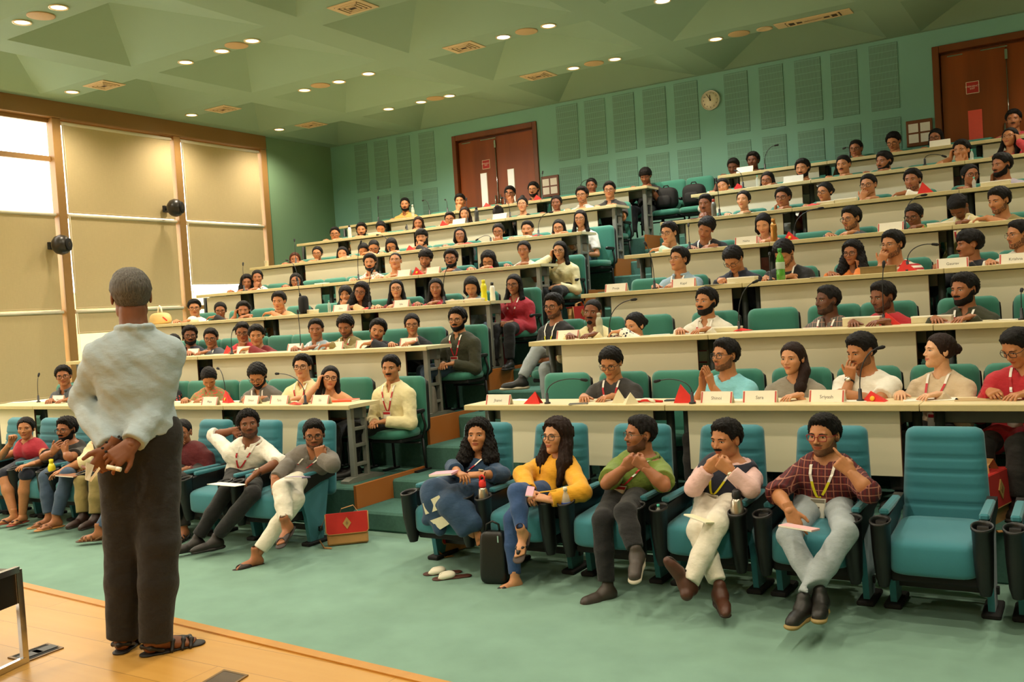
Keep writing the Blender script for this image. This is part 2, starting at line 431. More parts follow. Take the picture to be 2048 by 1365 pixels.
# left wall beyond the windows
YE = 13.07
struct(MB().box((XL-.25, YE+.10, 0), (XL, YW+.1, ZC+.8)).build('wall_left', wallleft))
struct(MB().box((XL-.25, YE-.02, 0), (XL-.02, YE+.10, ZC+.3)).build('trim_2', mat('pale_reveal', '9fc4ae', .6)))
struct(MB().box((XL-.25, YF, 0), (XL, 6.0, .9)).build('wall_left_sill', tan))
# band, posts, rails
ZR1, ZR2, ZT, ZSILL = 3.79, 2.29, 5.28, .9
struct(MB().box((XL-.2, YF, ZT), (XL+.05, YE+.05, ZC+.02), bev=.01).build('trim_3', tan_band))
ybays = [-1.0, 1.9, 4.25, 6.53, 8.80, 11.05, YE]
for i, y in enumerate(ybays):
    struct(MB().box((XL-.14, y-.07, 0), (XL+.02, y+.07, ZT), bev=.008).build('trim_%d' % (4+i), tan))
n = 0
for i in range(len(ybays)-1):
    y0, y1 = ybays[i]+.07, ybays[i+1]-.07
    # the window: frame of sill and transoms, glass panes
    t = bpy.data.objects.new('window_%d' % (i+1), None); C.objects.link(t); struct(t); t.location = (XL-.12, y0, 0); w = y1-y0
    mb = MB()
    for z in (ZSILL, ZR2, ZR1, ZT-.03): mb.box((-.03, 0, z-.035), (.03, w, z+.035))
    if y0 < 8: mb.box((-.03, 0, 4.62), (.03, w, 4.70))
    mb.build('window_frame', tan, t)
    for z0, z1 in ((ZSILL, ZR2), (ZR2, ZR1), (ZR1, ZT)):
        MB().box((-.004, .01, z0+.03), (.004, w-.01, z1-.03)).build('pane', glass, t)
    if ZSILL > 0: MB().box((-.06, -.0, 0), (.06, w, ZSILL-.03)).build('sill_panel', tan, t)
    # roller blinds
    def blind(zt, zb, lb):
        r = thing('roller_blind', lb, 'roller blind', (XL-.03, y0, zt))
        MB().tube([(.0, .03, 0), (0, w-.03, 0)], .028, 12).build('roller_tube', mat('blind_tube', 'e6ddc4', .35), r)
        MB().box((-.002, .05, zb-zt), (.002, w-.05, -.01)).build('fabric', blindm, r)
        MB().box((-.009, .05, zb-zt-.012), (.009, w-.05, zb-zt+.014), bev=.004).build('bottom_bar', mat('blind_bar', 'c9b48a', .4), r)
        MB().tube([(.035, .02, -.02), (.04, .02, -.9), (.045, .035, -1.25), (.04, .05, -.9), (.035, .045, -.02)], .004, 5).build('pull_cord', whitep, r)
    pos = {5: 'by the green corner', 4: 'between the two ball speakers', 3: 'at the left picture edge'}.get(i)
    if i >= 3 or i <= 1:
        pos = pos or 'outside the picture, %s from the stage' % ('first', 'second')[i]
        if i >= 4: blind(ZT-.06, ZR1+.05, 'beige roller blind, top, window '+pos)
        blind(ZR1-.0, ZR2+.05 if i != 5 else 2.70, 'beige roller blind, middle, window '+pos)
        if i != 5: blind(ZR2, 1.95 if i == 4 else 1.0, 'beige roller blind, bottom, window '+pos)
# a low white ledge outside the windows gives back the daylight
struct(MB().box((XL-3.2, YF, 1.1), (XL-.3, YW, 1.2)).build('wall_outside_ledge', mat('ledge', 'e0d2a8', .9, noise=.03)))
struct(MB().box((XL-3.4, YF, 0), (XL-3.2, YW, 2.75)).build('wall_outside', mat('outside_wall', 'f2e6bd', .9, noise=.03)))
# rest of the shell
struct(MB().box((XR, YF, 0), (XR+.2, YW+.2, ZC+1)).build('wall_right', wallg))
struct(MB().box((XL-.3, YF-.2, 0), (XR+.2, YF, ZC+1)).build('wall_front', mat('front_wall_paint', 'd9c9a0', .8, noise=.02)))

# ---------------------------------------------------------------- ceiling with sunk pyramids
gx = [XL-.3, -13.16, -11.50, -11.02, -8.45, -7.92, -5.35, -4.90, -2.41, -1.95, .55, 1.0, XR]
gy = [YF]
yy = [(14.9-2.17*i-1.73, 14.9-2.17*i) for i in range(9)]
yy = [(max(a, YF+.1), b) for a, b in yy if b > YF+.5][::-1]
for a, b in yy: gy += [a, b]
gy.append(YW+.1)
mb = MB()
for i in range(len(gx)-1):
    for j in range(len(gy)-1):
        x0, x1, y0, y1 = gx[i], gx[i+1], gy[j], gy[j+1]
        if i % 2 == 1 and j % 2 == 1:
            w = x1-x0; ax = x0+(w*.37 if x0 < -6 else w*.5)
            if x0 < -13: ax = x0+w*.55
            a = (ax, (y0+y1)/2-.12, ZC+.42)
            for p, q in (((x0,y0),(x1,y0)), ((x1,y0),(x1,y1)), ((x1,y1),(x0,y1)), ((x0,y1),(x0,y0))):
                mb.add([(*p, ZC), (*q, ZC), a], [[0, 2, 1]])
        else:
            mb.add([(x0,y0,ZC),(x1,y0,ZC),(x1,y1,ZC),(x0,y1,ZC)], [[0,3,2,1]])
struct(mb.build('ceiling', ceilm))
struct(MB().box((XL-.3, YF-.2, ZC+.6), (XR+.2, YW+.2, ZC+.8)).build('ceiling_slab', wallg))

# ---------------------------------------------------------------- lamps, grilles, vents
warm = [(44,44),(117,14),(371.5,124),(443.6,101.5),(504,81),(609,180),(678,163),(736.7,147),(144,183.5),(383,229.7),(558.5,258.7),(777,217.7),(842,203.7),(899,191.4),(1097,51),(1147,136),(1230,118),(1431.5,77.8)]
cold = [(1006.7,73.5),(1325,1)]
lamp_glow = mat('lamp_glow', (1,.9,.7), emit=(1,.66,.28), estr=9); lamp_glow2 = mat('lamp_glow_white', (1,1,1), emit=(.95,1,1), estr=28)
ring = mat('lamp_ring', 'd8c8a0', .4, noise=.02)
def downlight(x, y, lb, cold_=False, boost=1):
    t = thing('ceiling_light', lb, 'ceiling light', (x, y, ZC), 0, None)
    MB().lathe([(.105, 0), (.105, -.012), (.085, -.012), (.082, -.002)], 24).build('lamp_ring', ring, t)
    MB().lathe([(.083, -.004), (.001, -.0045)], 24).build('lamp_lens', lamp_glow2 if cold_ else lamp_glow, t)
    l = bpy.data.lights.new('lamp', 'SPOT'); l.energy = LAMP_W*boost*(1.6 if cold_ else 1); l.color = LAMP_COL2 if cold_ else LAMP_COL
    l.spot_size = R_(150); l.spot_blend = .9; l.shadow_soft_size = .09
    o = bpy.data.objects.new('lamp', l); C.objects.link(o); o.parent = t; o.location = (0, 0, -.05)
    return t
names = ['left of the grille, nearest row at the top left', 'right of the grille, nearest row at the top left', 'first of three in the second row', 'middle of three in the second row', 'last of three in the second row',
         'first of three in the third row', 'middle of three in the third row', 'last of three in the third row', 'by the windows near the left picture edge', 'by the windows above the two round speakers', 'nearest the green corner',
         'first of three nearest the back wall', 'middle of three nearest the back wall', 'last of three nearest the back wall', 'beside the bright white lamp, right of its grille', 'left of the grille above the clock side wall', 'right of the grille above the clock side wall', 'beside the long vent above the clock']
for (u, v), nm in zip(warm, names):
    p = at(u, v, z=ZC); downlight(p.x, p.y, 'warm round ceiling light, '+nm)
for (u, v), nm in zip(cold, ('between square vent and warm lamp', 'at the top edge of the picture')):
    p = at(u, v, z=ZC); downlight(p.x, p.y, 'bright white round ceiling light '+nm, True)
ORD_ = ['first','second','third','fourth','fifth','sixth','seventh','eighth','ninth']
for ci, (x, y) in enumerate([(x, y) for y in (4.25, 2.1, -.1, -2.2) for x in (-12.6, -9.8, -6.2, -3.2, .2)]+[(0.2, 6.4), (-3.2, 6.4), (-6.2, 6.4), (.2, 8.7), (-3.2, 8.7), (.2, 10.9), (.2, 13.1)]):
    t_ = downlight(x, y, 'warm ceiling light outside the picture, %s lamp of the %s row from the stage' % (ORD_[int(round((x+12.6)/3.2))], ORD_[int(round((y+2.2)/2.15))]), boost=1.15 if y < 4.5 else 1.0); t_['group'] = 'ceiling lights outside the picture'
gr = [(82,31),(473,90.5),(641,170.5),(870.7,196.5),(1053,62.5),(1188,126.5),(1478,67)]
gn = ['at the top left corner', 'in the second row of lamps', 'in the third row of lamps', 'in the row nearest the back wall', 'beside the bright white lamp', 'above the boards left of the clock', 'above the clock']
for (u, v), nm in zip(gr, gn):
    p = at(u, v, z=ZC); t = thing('ceiling_speaker', 'round cream ceiling speaker grille '+nm, 'speaker', (p.x, p.y, ZC))
    MB().lathe([(.15, 0), (.15, -.008), (.135, -.012), (.001, -.012)], 28).build('grille', mat('speaker_grille', 'c9a878', .6, bump=.8, bscale=500), t)
p = at(1529, 57.3, z=ZC); t = thing('ceiling_speaker', 'small round cream ceiling fitting beside the long vent', 'ceiling fitting', (p.x, p.y, ZC))
MB().lathe([(.11, 0), (.11, -.01), (.075, -.012), (.07, -.004), (.001, -.004)], 24).build('grille', ventm, t)
vents = [(208.5,170),(446,218),(622,249.5),(706,13.7),(928,94),(1077,151)]
vn = ['over the windows near the left edge', 'over the windows, middle one', 'over the window near the corner', 'at the top middle of the picture', 'beside the bright white lamp', 'nearest the left door']
def vent(x, y, w, h, lb):
    t = thing('ceiling_vent', lb, 'ceiling vent', (x, y, ZC))
    MB().box((-w, -h, -.012), (w, h, 0), bev=.004).build('frame', ventm, t)
    MB().box((-w*.72, -h*.72, -.014), (w*.72, h*.72, -.011)).build('duct_opening', mat('vent_dark', '3a2c1c', .8), t)
    for i in range(3):
        f = .66-.2*i; mb = MB()
        for sx_, sy_, a, b in ((0, -1, w*f, .012), (0, 1, w*f, .012), (-1, 0, .012, h*f), (1, 0, .012, h*f)):
            cx, cy = sx_*w*f, sy_*h*f
            mb.box((cx-a, cy-b, -.022), (cx+a, cy+b, -.012))
        mb.build('slat', ventm, t)
for (u, v), nm in zip(vents, vn):
    p = at(u, v, z=ZC); vent(p.x, p.y, .24, .19, 'square cream ceiling vent '+nm)
p = at(1626, 37, z=ZC); vent(p.x, p.y, .50, .13, 'long cream ceiling vent above the right half of the back wall')

# two ball speakers on the window posts
for (u, v, yy_), nm in (((123, 490, 8.80), 'lower black ball speaker on the window post nearest the left edge'), ((351, 416, 11.05), 'upper black ball speaker on the window post nearer the corner')):
    p = at(u, v, x=XL+.26)
    t = thing('ball_speaker', nm, 'speaker', (p.x, p.y, p.z), R_(28))
    mb = MB().lathe([(.02, -.125), (.09, -.115), (.135, -.07), (.155, 0), (.135, .07), (.09, .115), (.02, .125)], 28, M=T4(rot=(0, math.pi/2, 0)))
    mb.build('speaker_body', mat('speaker_shell', '2c2620', .35, noise=.08), t)
    MB().lathe([(.10, .118), (.085, .127), (.001, .12)], 24, M=T4(rot=(0, math.pi/2, 0))).build('speaker_cone', blackm, t)
    MB().tube([(-.08, .0, .0), (-.22, .10, .01)], .025).box((-.25, .05, -.05), (-.21, .17, .06)).build('wall_bracket', dark, t)
# ---------------------------------------------------------------- desks
lam = mat('desk_laminate', 'e6d8ae', .38, kind='woodx', col2='dccb9c', nscale=14)
edge = mat('desk_edge', 'cdbd88', .45, noise=.03)
panelm = mat('modesty_panel_laminate', 'f0e8ca', .5, kind='woodx', col2='e8ddb8', nscale=20)
redge = mat('panel_edge', '5a3a28', .6, noise=.05)
ordn = ['first', 'second', 'third', 'fourth', 'fifth', 'sixth', 'seventh']
side_n = {'L': 'left block', 'R': 'right block'}
JL = [-5.72, -7.60, -9.31, -10.97, -12.0]
JR = [-4.60, -2.76, -.98, .74, 2.45]
def make_desk(k, xl, xr, end=None, panel=True, dbl=False, lb=''):
    """one table: x range, standing on tier k"""
    h = DZ[k]-FZ[k]; y = YK[k]; w = xr-xl
    t = thing('lecture_desk', lb, 'desk', (xl, y, FZ[k]), 0, 'cream desks of the tiered hall')
    x0 = 0.002; x1 = w-.002; dpt = .45
    if end == 'L':   # right end of the left block: the front corner is cut back
        pts = [(x0, 0), (x1-.02, 0), (x1, .02), (x1, dpt), (x0, dpt)]
    else: pts = [(x0, 0), (x1, 0), (x1, dpt), (x0, dpt)]
    MB().prism([(p[0], p[1]+(.012 if p[1] == 0 else 0)) for p in pts], 2, h-.035, h).build('tabletop', lam, t)
    MB().box((x0, -.004, h-.045), (x1, .014, h-.001), bev=.004).build('front_edge', edge, t)
    g = .14
    pa, pb = (.14 if xl != JR[0] else .16), w-.14
    if end == 'L': pb = w-.36; pa = .14
    if end == 'R': pa = .30
    if xl == JL[-1]: pa = .12
    if dbl == 'left': pa = .004
    if dbl == 'right': pb = w-.004
    if panel:
        p = MB().box((pa, .10, h-.50), (pb, .118, h-.05), bev=.002).build('modesty_panel', panelm, t)
        MB().box((pb, .10, h-.50), (pb+.004, .119, h-.05)).build('panel_edging', redge, p)
    # cable tray and grey beam under the top
    MB().box((.05, .24, h-.15), (w-.05, .30, h-.04), bev=.004).build('under_beam', mat('beam_metal', '5f635a', .5, noise=.05), t)
    def leg(x, lattice):
        mb = MB()
        if lattice:
            mb.box((x-.03, .10, .03), (x+.03, .145, h-.035), bev=.006).box((x-.03, .29, .03), (x+.03, .325, h-.035), bev=.006)
            for q in (.12, .30, .46): mb.box((x-.026, .14, h*q/.74+.02), (x+.026, .295, h*q/.74+.05), bev=.004)
            mb.prism([(-.02, .0), (.50, .0), (.50, .02), (.40, .045), (.06, .045), (-.02, .025)], 0, x-.05, x+.05)
            mb.build('leg', greym, t)
        else:
            mb.lathe([(.032, .0), (.032, h-.04)], 12, M=T4((x-.07, .22, 0))).lathe([(.032, 0), (.032, h-.04)], 12, M=T4((x+.07, .22, 0)))
            mb.box((x-.11, .02, 0), (x+.11, .40, .02), bev=.004)
            mb.build('leg', mat('leg_dark_metal', '3a403c', .45, noise=.1), t)
    if end == 'L': leg(w-.10, True)
    elif end == 'R': leg(.20, False)
    if end != 'R' : leg(.02, False)
    if end is None and xl > 0: leg(w-.1, False)
    return t
for k in range(7):
    L_ = JL
    for i in range(4):
        xr, xl = JL[i], JL[i+1]
        if i == 0: xr = (-5.90, -5.82, -5.75)[k] if k < 3 else -5.72
        nm = ('nearest the aisle', 'second from the aisle', 'third from the aisle', 'short one at the window end')[i]
        d = False
        if k == 0 and i == 1: d = 'left'
        if k == 0 and i == 2: d = 'right'
        if k == 6 and i in (1, 2): d = 'left' if i == 1 else 'right'
        make_desk(k, xl, xr, 'L' if i == 0 else None, dbl=d, lb='cream desk, %s row, left block, %s' % (ordn[k], nm))
    for i in range(4):
        xl, xr = JR[i]-.045*k*(i > 0), JR[i+1]-.045*k
        nm = ('nearest the aisle', 'second from the aisle', 'third from the aisle', 'outside the right picture edge')[i]
        make_desk(k, xl, xr, 'R' if i == 0 else None, panel=not (k == 0 and i == 2), lb='cream desk, %s row, right block, %s' % (ordn[k], nm))
# desks of the first row have no gap behind the lecturer

# ---------------------------------------------------------------- chairs
teal = mat('teal_upholstery', '2f7884', .85, kind='weave', bscale=520, bump=.25, sheen=.2)
green_u = mat('green_upholstery', '367c69', .85, kind='weave', bscale=380, bump=.2, sheen=.2)
def soft_box(sx, sy, sz, n=14, bulge=.0, p=5, prof=None):
    """rounded cushion, superellipsoid: half sizes sx sy sz -> V, F"""
    V = []; F_ = []; m = n*2
    sg = lambda v, e: math.copysign(abs(v)**e, v)
    for i in range(n+1):
        a = -math.pi/2+math.pi*i/n
        for j in range(m):
            b = 2*math.pi*j/m
            V.append((sx*sg(math.cos(a), 2/p)*sg(math.cos(b), 2/p), sy*sg(math.cos(a), 2/p)*sg(math.sin(b), 2/p), sz*sg(math.sin(a), 2/p)))
    for i in range(n):
        for j in range(m): F_.append([i*m+j, i*m+(j+1) % m, (i+1)*m+(j+1) % m, (i+1)*m+j])
    return V, F_
def back_cushion(w0, w1, z0, z1, th, y0, lean, seams, nx=14, nz=44, dep=.012, crest=.012, round_=.05, recess=0):
    """upholstered back: tapered board with cross seams; front face towards -y"""
    V = []; F_ = []
    zs = [z0+(z1-z0)*i/nz for i in range(nz+1)]
    for i, z in enumerate(zs):
        f = (z-z0)/(z1-z0); w = w0+(w1-w0)*f
        e = min(1, (z1-z)/round_); e = math.sqrt(max(0, 1-(1-e)**2)); e0 = min(1, (z-z0)/round_); e0 = math.sqrt(max(0, 1-(1-e0)**2))
        er = min(e, e0)
        s = 0
        for q in seams: s += dep*math.exp(-((z-q)/.007)**2)*1.3
        for j in range(nx*2):
            if j < nx: u = -1+2*j/(nx-1); front = True
            else: u = 1-2*(j-nx)/(nx-1); front = False
            edge_ = max(0, 1-abs(u)**8)**.5
            xx = u*(w*(.5)-round_*(1-er)*.8)
            t_ = th*.5*(.35+.65*edge_)*(.25+.75*er)
            r_ = recess*(1 if abs(u) < .62 and .22 < f < .86 else 0)
            yy = -(t_+crest*edge_*er*(1-u*u*.6)-s*edge_-r_) if front else t_
            V.append((xx, y0+yy+lean*(z-z0), z))
    m = nx*2
    for i in range(nz):
        for j in range(m): F_.append([i*m+j, i*m+(j+1) % m, (i+1)*m+(j+1) % m, (i+1)*m+j])
    F_.append(list(range(m))[::-1]); F_.append([nz*m+j for j in range(m)])
    return V, F_
def front_chair():
    t = thing('auditorium_chair', 'x', 'chair')
    V, F_ = back_cushion(.50, .43, .36, 1.00, .10, .26, .16, [.46+.092*i for i in range(1, 6)]); mb = MB(); mb.add(V, F_, 0, True); mb.build('backrest', teal, t)
    V, F_ = soft_box(.238, .29, .105, 16, p=6)
    V = [(x, y-.12, z+.385+.06*y) for x, y, z in V]; mb = MB(); mb.add(V, F_, 0, True); mb.build('seat', teal, t)
    MB().box((-.225, -.34, .225), (.225, .16, .30), bev=.01).build('seat_pan', blackm, t)
    MB().box((-.26, .20, .12), (.26, .25, .18), bev=.006).box((-.29, .0, .10), (.29, .04, .14)).build('cross_bar', dark, t)
    for s in (-1, 1):
        x = s*.256
        a = MB().prism([(-.36, .565), (.24, .61), (.24, .54), (.05, .51), (-.24, .42), (-.38, .50)], 0, x-.028, x+.028)
        arm = a.build('armrest', black, t)
        MB().box((x-.026, -.27, .578), (x+.026, .14, .615), bev=.010).build('arm_pad', teal, arm)
        # cup holder pod: tall tapered tube with a raised lip
        pod = MB()
        segs = 20; prof = [(.034, .20), (.050, .25), (.060, .40), (.066, .56), (.071, .565), (.071, .578), (.062, .580), (.059, .565), (.055, .44), (.001, .44)]
        vs = []
        for r, z in prof:
            for q in range(segs):
                a_ = 2*math.pi*q/segs; vs.append((x+r*.82*math.cos(a_), -.38+r*math.sin(a_)*1.05-(z-.2)*.0+ (0.02 if z < .3 else 0), z+(.012*math.sin(a_) if z > .5 else 0)))
        fs = [[i*segs+q, i*segs+(q+1) % segs, (i+1)*segs+(q+1) % segs, (i+1)*segs+q] for i in range(len(prof)-1) for q in range(segs)]
        pod.add(vs, fs, 0, True); pod.build('cup_holder', black, arm)
        MB().prism([(-.10, .03), (.06, .03), (.17, .52), (-.20, .50), (-.13, .25)], 0, x-.018, x+.018).build('side_panel', teal, t)
        MB().box((x-.05, -.15, 0), (x+.05, .14, .03), bev=.008).build('floor_bracket', blackm, t)
    return t
def row_chair():
    t = thing('lecture_chair', 'x', 'chair')
    V, F_ = back_cushion(.485, .455, .38, .935, .07, .12, .06, [], crest=.016, round_=.07, recess=.0); mb = MB(); mb.add(V, F_, 0, True); b = mb.build('backrest', green_u, t)
    V, F_ = back_cushion(.50, .475, .37, .915, .05, .155, .06, [], nz=14, crest=0, round_=.06); mb = MB(); mb.add(V, F_, 0, True); mb.build('back_shell', black, t)
    V, F_ = soft_box(.225, .20, .05, 8, p=4.5); mb = MB(); mb.add([(x, y-.10, z+.40) for x, y, z in V], F_, 0, True); mb.build('seat', green_u, t)
    MB().box((-.20, -.25, .32), (.20, .10, .36), bev=.01).build('seat_pan', blackm, t)
    for s in (-1, 1):
        x = s*.238
        V, F_ = soft_box(.022, .13, .022, 6, p=4); mb = MB(); mb.add([(x+a, b_-.03, c+.60) for a, b_, c in V], F_, 0, True)
        mb.tube([(x, .05, .59), (x, .10, .45), (x, .05, .33)], .013, 6); mb.build('armrest', black, t)
    for s in (-1, 1):
        MB().tube([(s*.19, .10, .33), (s*.20, .12, .02)], .014, 6).box((s*.20-.02, -.05, 0), (s*.20+.02, .18, .02)).build('leg', dark, t)
    MB().tube([(-.20, .06, .28), (.20, .06, .28)], .012, 6).build('cross_bar', dark, t)
    return t
FCX_R = [-4.11+.664*i for i in range(9)]          # chairs of the front row, right block
FCX_L = [-5.95, -6.61, -7.27, -7.93, -8.60, -9.26, -9.92, -10.58]
YFC = 5.84
def setlabels():
    pass
proto_f = front_chair(); reg(proto_f)
first = True
for side, xs in (('R', FCX_R), ('L', FCX_L)):
    for i, x in enumerate(xs):
        o = proto_f if first else copy_tree(proto_f); first = False
        o.location = (x, YFC, 0)
        o['label'] = 'teal high-backed chair with cup holders, front row, %s, %s from the aisle' % (side_n[side], ['first','second','third','fourth','fifth','sixth','seventh','eighth','ninth'][i])
        o['group'] = 'teal chairs of the front row'
# ---------------------------------------------------------------- distance fields and their skins
def smin(a, b, k):
    if k <= 0: return np.minimum(a, b)
    h = np.maximum(k-np.abs(a-b), 0)/k
    return np.minimum(a, b)-h*h*k*.25
def smax(a, b, k): return -smin(-a, -b, k)
def nrm(v): v = np.asarray(v, float); return v/(np.linalg.norm(v)+1e-9)
class Grid:
    def __init__(s, lo, hi, h):
        s.h = h; s.lo = np.array(lo, float)-h*2; n = np.ceil((np.array(hi)+h*2-s.lo)/h).astype(int)+1
        s.n = n; s.ax = [s.lo[i]+h*np.arange(n[i]) for i in range(3)]
        s.D = np.full(n, .3, np.float32)
    def sub(s, lo, hi):
        sl = []
        for i in range(3):
            a = max(0, int((lo[i]-s.lo[i])/s.h)); b = min(s.n[i], int((hi[i]-s.lo[i])/s.h)+2)
            if b <= a: return None
            sl.append(slice(a, b))
        X = s.ax[0][sl[0]][:, None, None]; Y = s.ax[1][sl[1]][None, :, None]; Z = s.ax[2][sl[2]][None, None, :]
        return tuple(sl), X, Y, Z
    def cap(s, a, b, ra, rb=None, k=.02, op='add', flat=None):
        """tapered capsule; flat=(axis, f) squeezes it along the unit axis by f"""
        rb = ra if rb is None else rb; a = np.array(a, float); b = np.array(b, float); m = max(ra, rb)*(1.0)+k+s.h*2+.01
        q = s.sub(np.minimum(a, b)-m, np.maximum(a, b)+m)
        if q is None: return
        sl, X, Y, Z = q
        px, py, pz = X-a[0], Y-a[1], Z-a[2]; d = b-a
        if flat is not None:
            n, f = flat; n = np.array(n, float); n /= np.linalg.norm(n); dot = (px*n[0]+py*n[1]+pz*n[2]-0); g = 1/f-1
            dn = d@n; px = px+dot*n[0]*g; py = py+dot*n[1]*g; pz = pz+dot*n[2]*g; d = d+n*dn*g
        dd = d@d+1e-9
        t = np.clip((px*d[0]+py*d[1]+pz*d[2])/dd, 0, 1)
        r = ra+(rb-ra)*t
        v = np.sqrt((px-t*d[0])**2+(py-t*d[1])**2+(pz-t*d[2])**2)-r
        if flat is not None: v = v*(.5+.5*f)
        s._put(sl, v, k, op)
    def ell(s, c, r, Rm=None, k=.02, op='add'):
        c = np.array(c, float); r = np.array(r, float); m = r.max()+k+s.h*2+.01
        q = s.sub(c-m, c+m)
        if q is None: return
        sl, X, Y, Z = q; x, y, z = X-c[0], Y-c[1], Z-c[2]
        if Rm is not None: x, y, z = (Rm[0][0]*x+Rm[1][0]*y+Rm[2][0]*z, Rm[0][1]*x+Rm[1][1]*y+Rm[2][1]*z, Rm[0][2]*x+Rm[1][2]*y+Rm[2][2]*z)
        k0 = np.sqrt((x/r[0])**2+(y/r[1])**2+(z/r[2])**2); k1 = np.sqrt((x/r[0]**2)**2+(y/r[1]**2)**2+(z/r[2]**2)**2)+1e-9
        s._put(sl, k0*(k0-1)/k1, k, op)
    def _put(s, sl, v, k, op):
        if op == 'add': s.D[sl] = smin(s.D[sl], v, k)
        elif op == 'cut': s.D[sl] = smax(s.D[sl], -v, k)
    def cutplane(s, c, n, rr, dep=.10):
        """trim a sleeve or trouser leg square at c, n pointing off its end"""
        c = np.array(c, float); n = nrm(n); q = s.sub(c+n*dep*.5-rr-dep*.6, c+n*dep*.5+rr+dep*.6)
        if q is None: return
        sl, X, Y, Z = q; x, y, z = X-c[0], Y-c[1], Z-c[2]; dt = x*n[0]+y*n[1]+z*n[2]; ra = np.sqrt(np.maximum(x*x+y*y+z*z-dt*dt, 0))
        m = (ra < rr) & (dt > -.02) & (dt < dep); s.D[sl] = np.where(m, np.maximum(s.D[sl], dt), s.D[sl])
    def val(s, p):
        q = (np.asarray(p)-s.lo)/s.h; i = np.clip(np.floor(q).astype(int), 0, s.n-2); f = np.clip(q-i, 0, 1)
        D = s.D; x, y, z = i; r = 0
        for a in (0, 1):
            for b in (0, 1):
                for c in (0, 1): r += D[x+a, y+b, z+c]*(f[0] if a else 1-f[0])*(f[1] if b else 1-f[1])*(f[2] if c else 1-f[2])
        return r
    def mesh(s):
        return nets(s.D, s.lo, s.h)
def nets(D, lo, h):
    """surface nets"""
    I = D < 0; n = D.shape
    c = np.zeros((n[0]-1, n[1]-1, n[2]-1), np.int8)
    for a in (0, 1):
        for b in (0, 1):
            for e in (0, 1): c += I[a:n[0]-1+a, b:n[1]-1+b, e:n[2]-1+e]
    act = (c > 0) & (c < 8); idx = np.argwhere(act)
    if len(idx) == 0: return np.zeros((0, 3)), np.zeros((0, 4), int)
    id_ = np.full(act.shape, -1, np.int32); id_[act] = np.arange(len(idx))
    P = np.zeros((len(idx), 3)); cnt = np.zeros(len(idx))
    i, j, k = idx.T
    for ax in range(3):
        o = [q for q in range(3) if q != ax]
        for a in (0, 1):
            for b in (0, 1):
                off = [0, 0, 0]; off[o[0]] = a; off[o[1]] = b; off2 = list(off); off2[ax] = 1
                d0 = D[i+off[0], j+off[1], k+off[2]]; d1 = D[i+off2[0], j+off2[1], k+off2[2]]
                m = (d0 < 0) != (d1 < 0); t = np.where(m, d0/np.where(m, d0-d1, 1), 0)
                p = np.zeros((len(idx), 3)); p[:, 0] = off[0]; p[:, 1] = off[1]; p[:, 2] = off[2]; p[:, ax] = t
                P[m] += p[m]; cnt[m] += 1
    P = (P/cnt[:, None]+idx)*h+lo
    Q = []
    for ax in range(3):
        o = [q for q in range(3) if q != ax]
        sl0 = [slice(1, n[q]-1) for q in range(3)]; sl1 = list(sl0); sl0[ax] = slice(0, n[ax]-1); sl1[ax] = slice(1, n[ax])
        m = I[tuple(sl0)] != I[tuple(sl1)]; e = np.argwhere(m); 
        if not len(e): continue
        for q in o: e[:, q] += 1
        ins = I[e[:, 0], e[:, 1], e[:, 2]]
        def cell(da, db):
            g = e.copy(); g[:, o[0]] -= da; g[:, o[1]] -= db; return id_[g[:, 0], g[:, 1], g[:, 2]]
        q = np.stack([cell(1, 1), cell(0, 1), cell(0, 0), cell(1, 0)], 1)
        flip = ins if ax != 1 else ~ins
        q[~flip] = q[~flip][:, ::-1]
        Q.append(q)
    return P, np.concatenate(Q)
def merge(parts):
    """[(V, Q, mi)] -> V, Q, mi"""
    o = 0; VV = []; QQ = []; MM = []
    for V, Q, mi in parts:
        VV.append(V); QQ.append(Q+o); MM.append(np.full(len(Q), mi) if np.isscalar(mi) else mi); o += len(V)
    return np.concatenate(VV), np.concatenate(QQ), np.concatenate(MM)

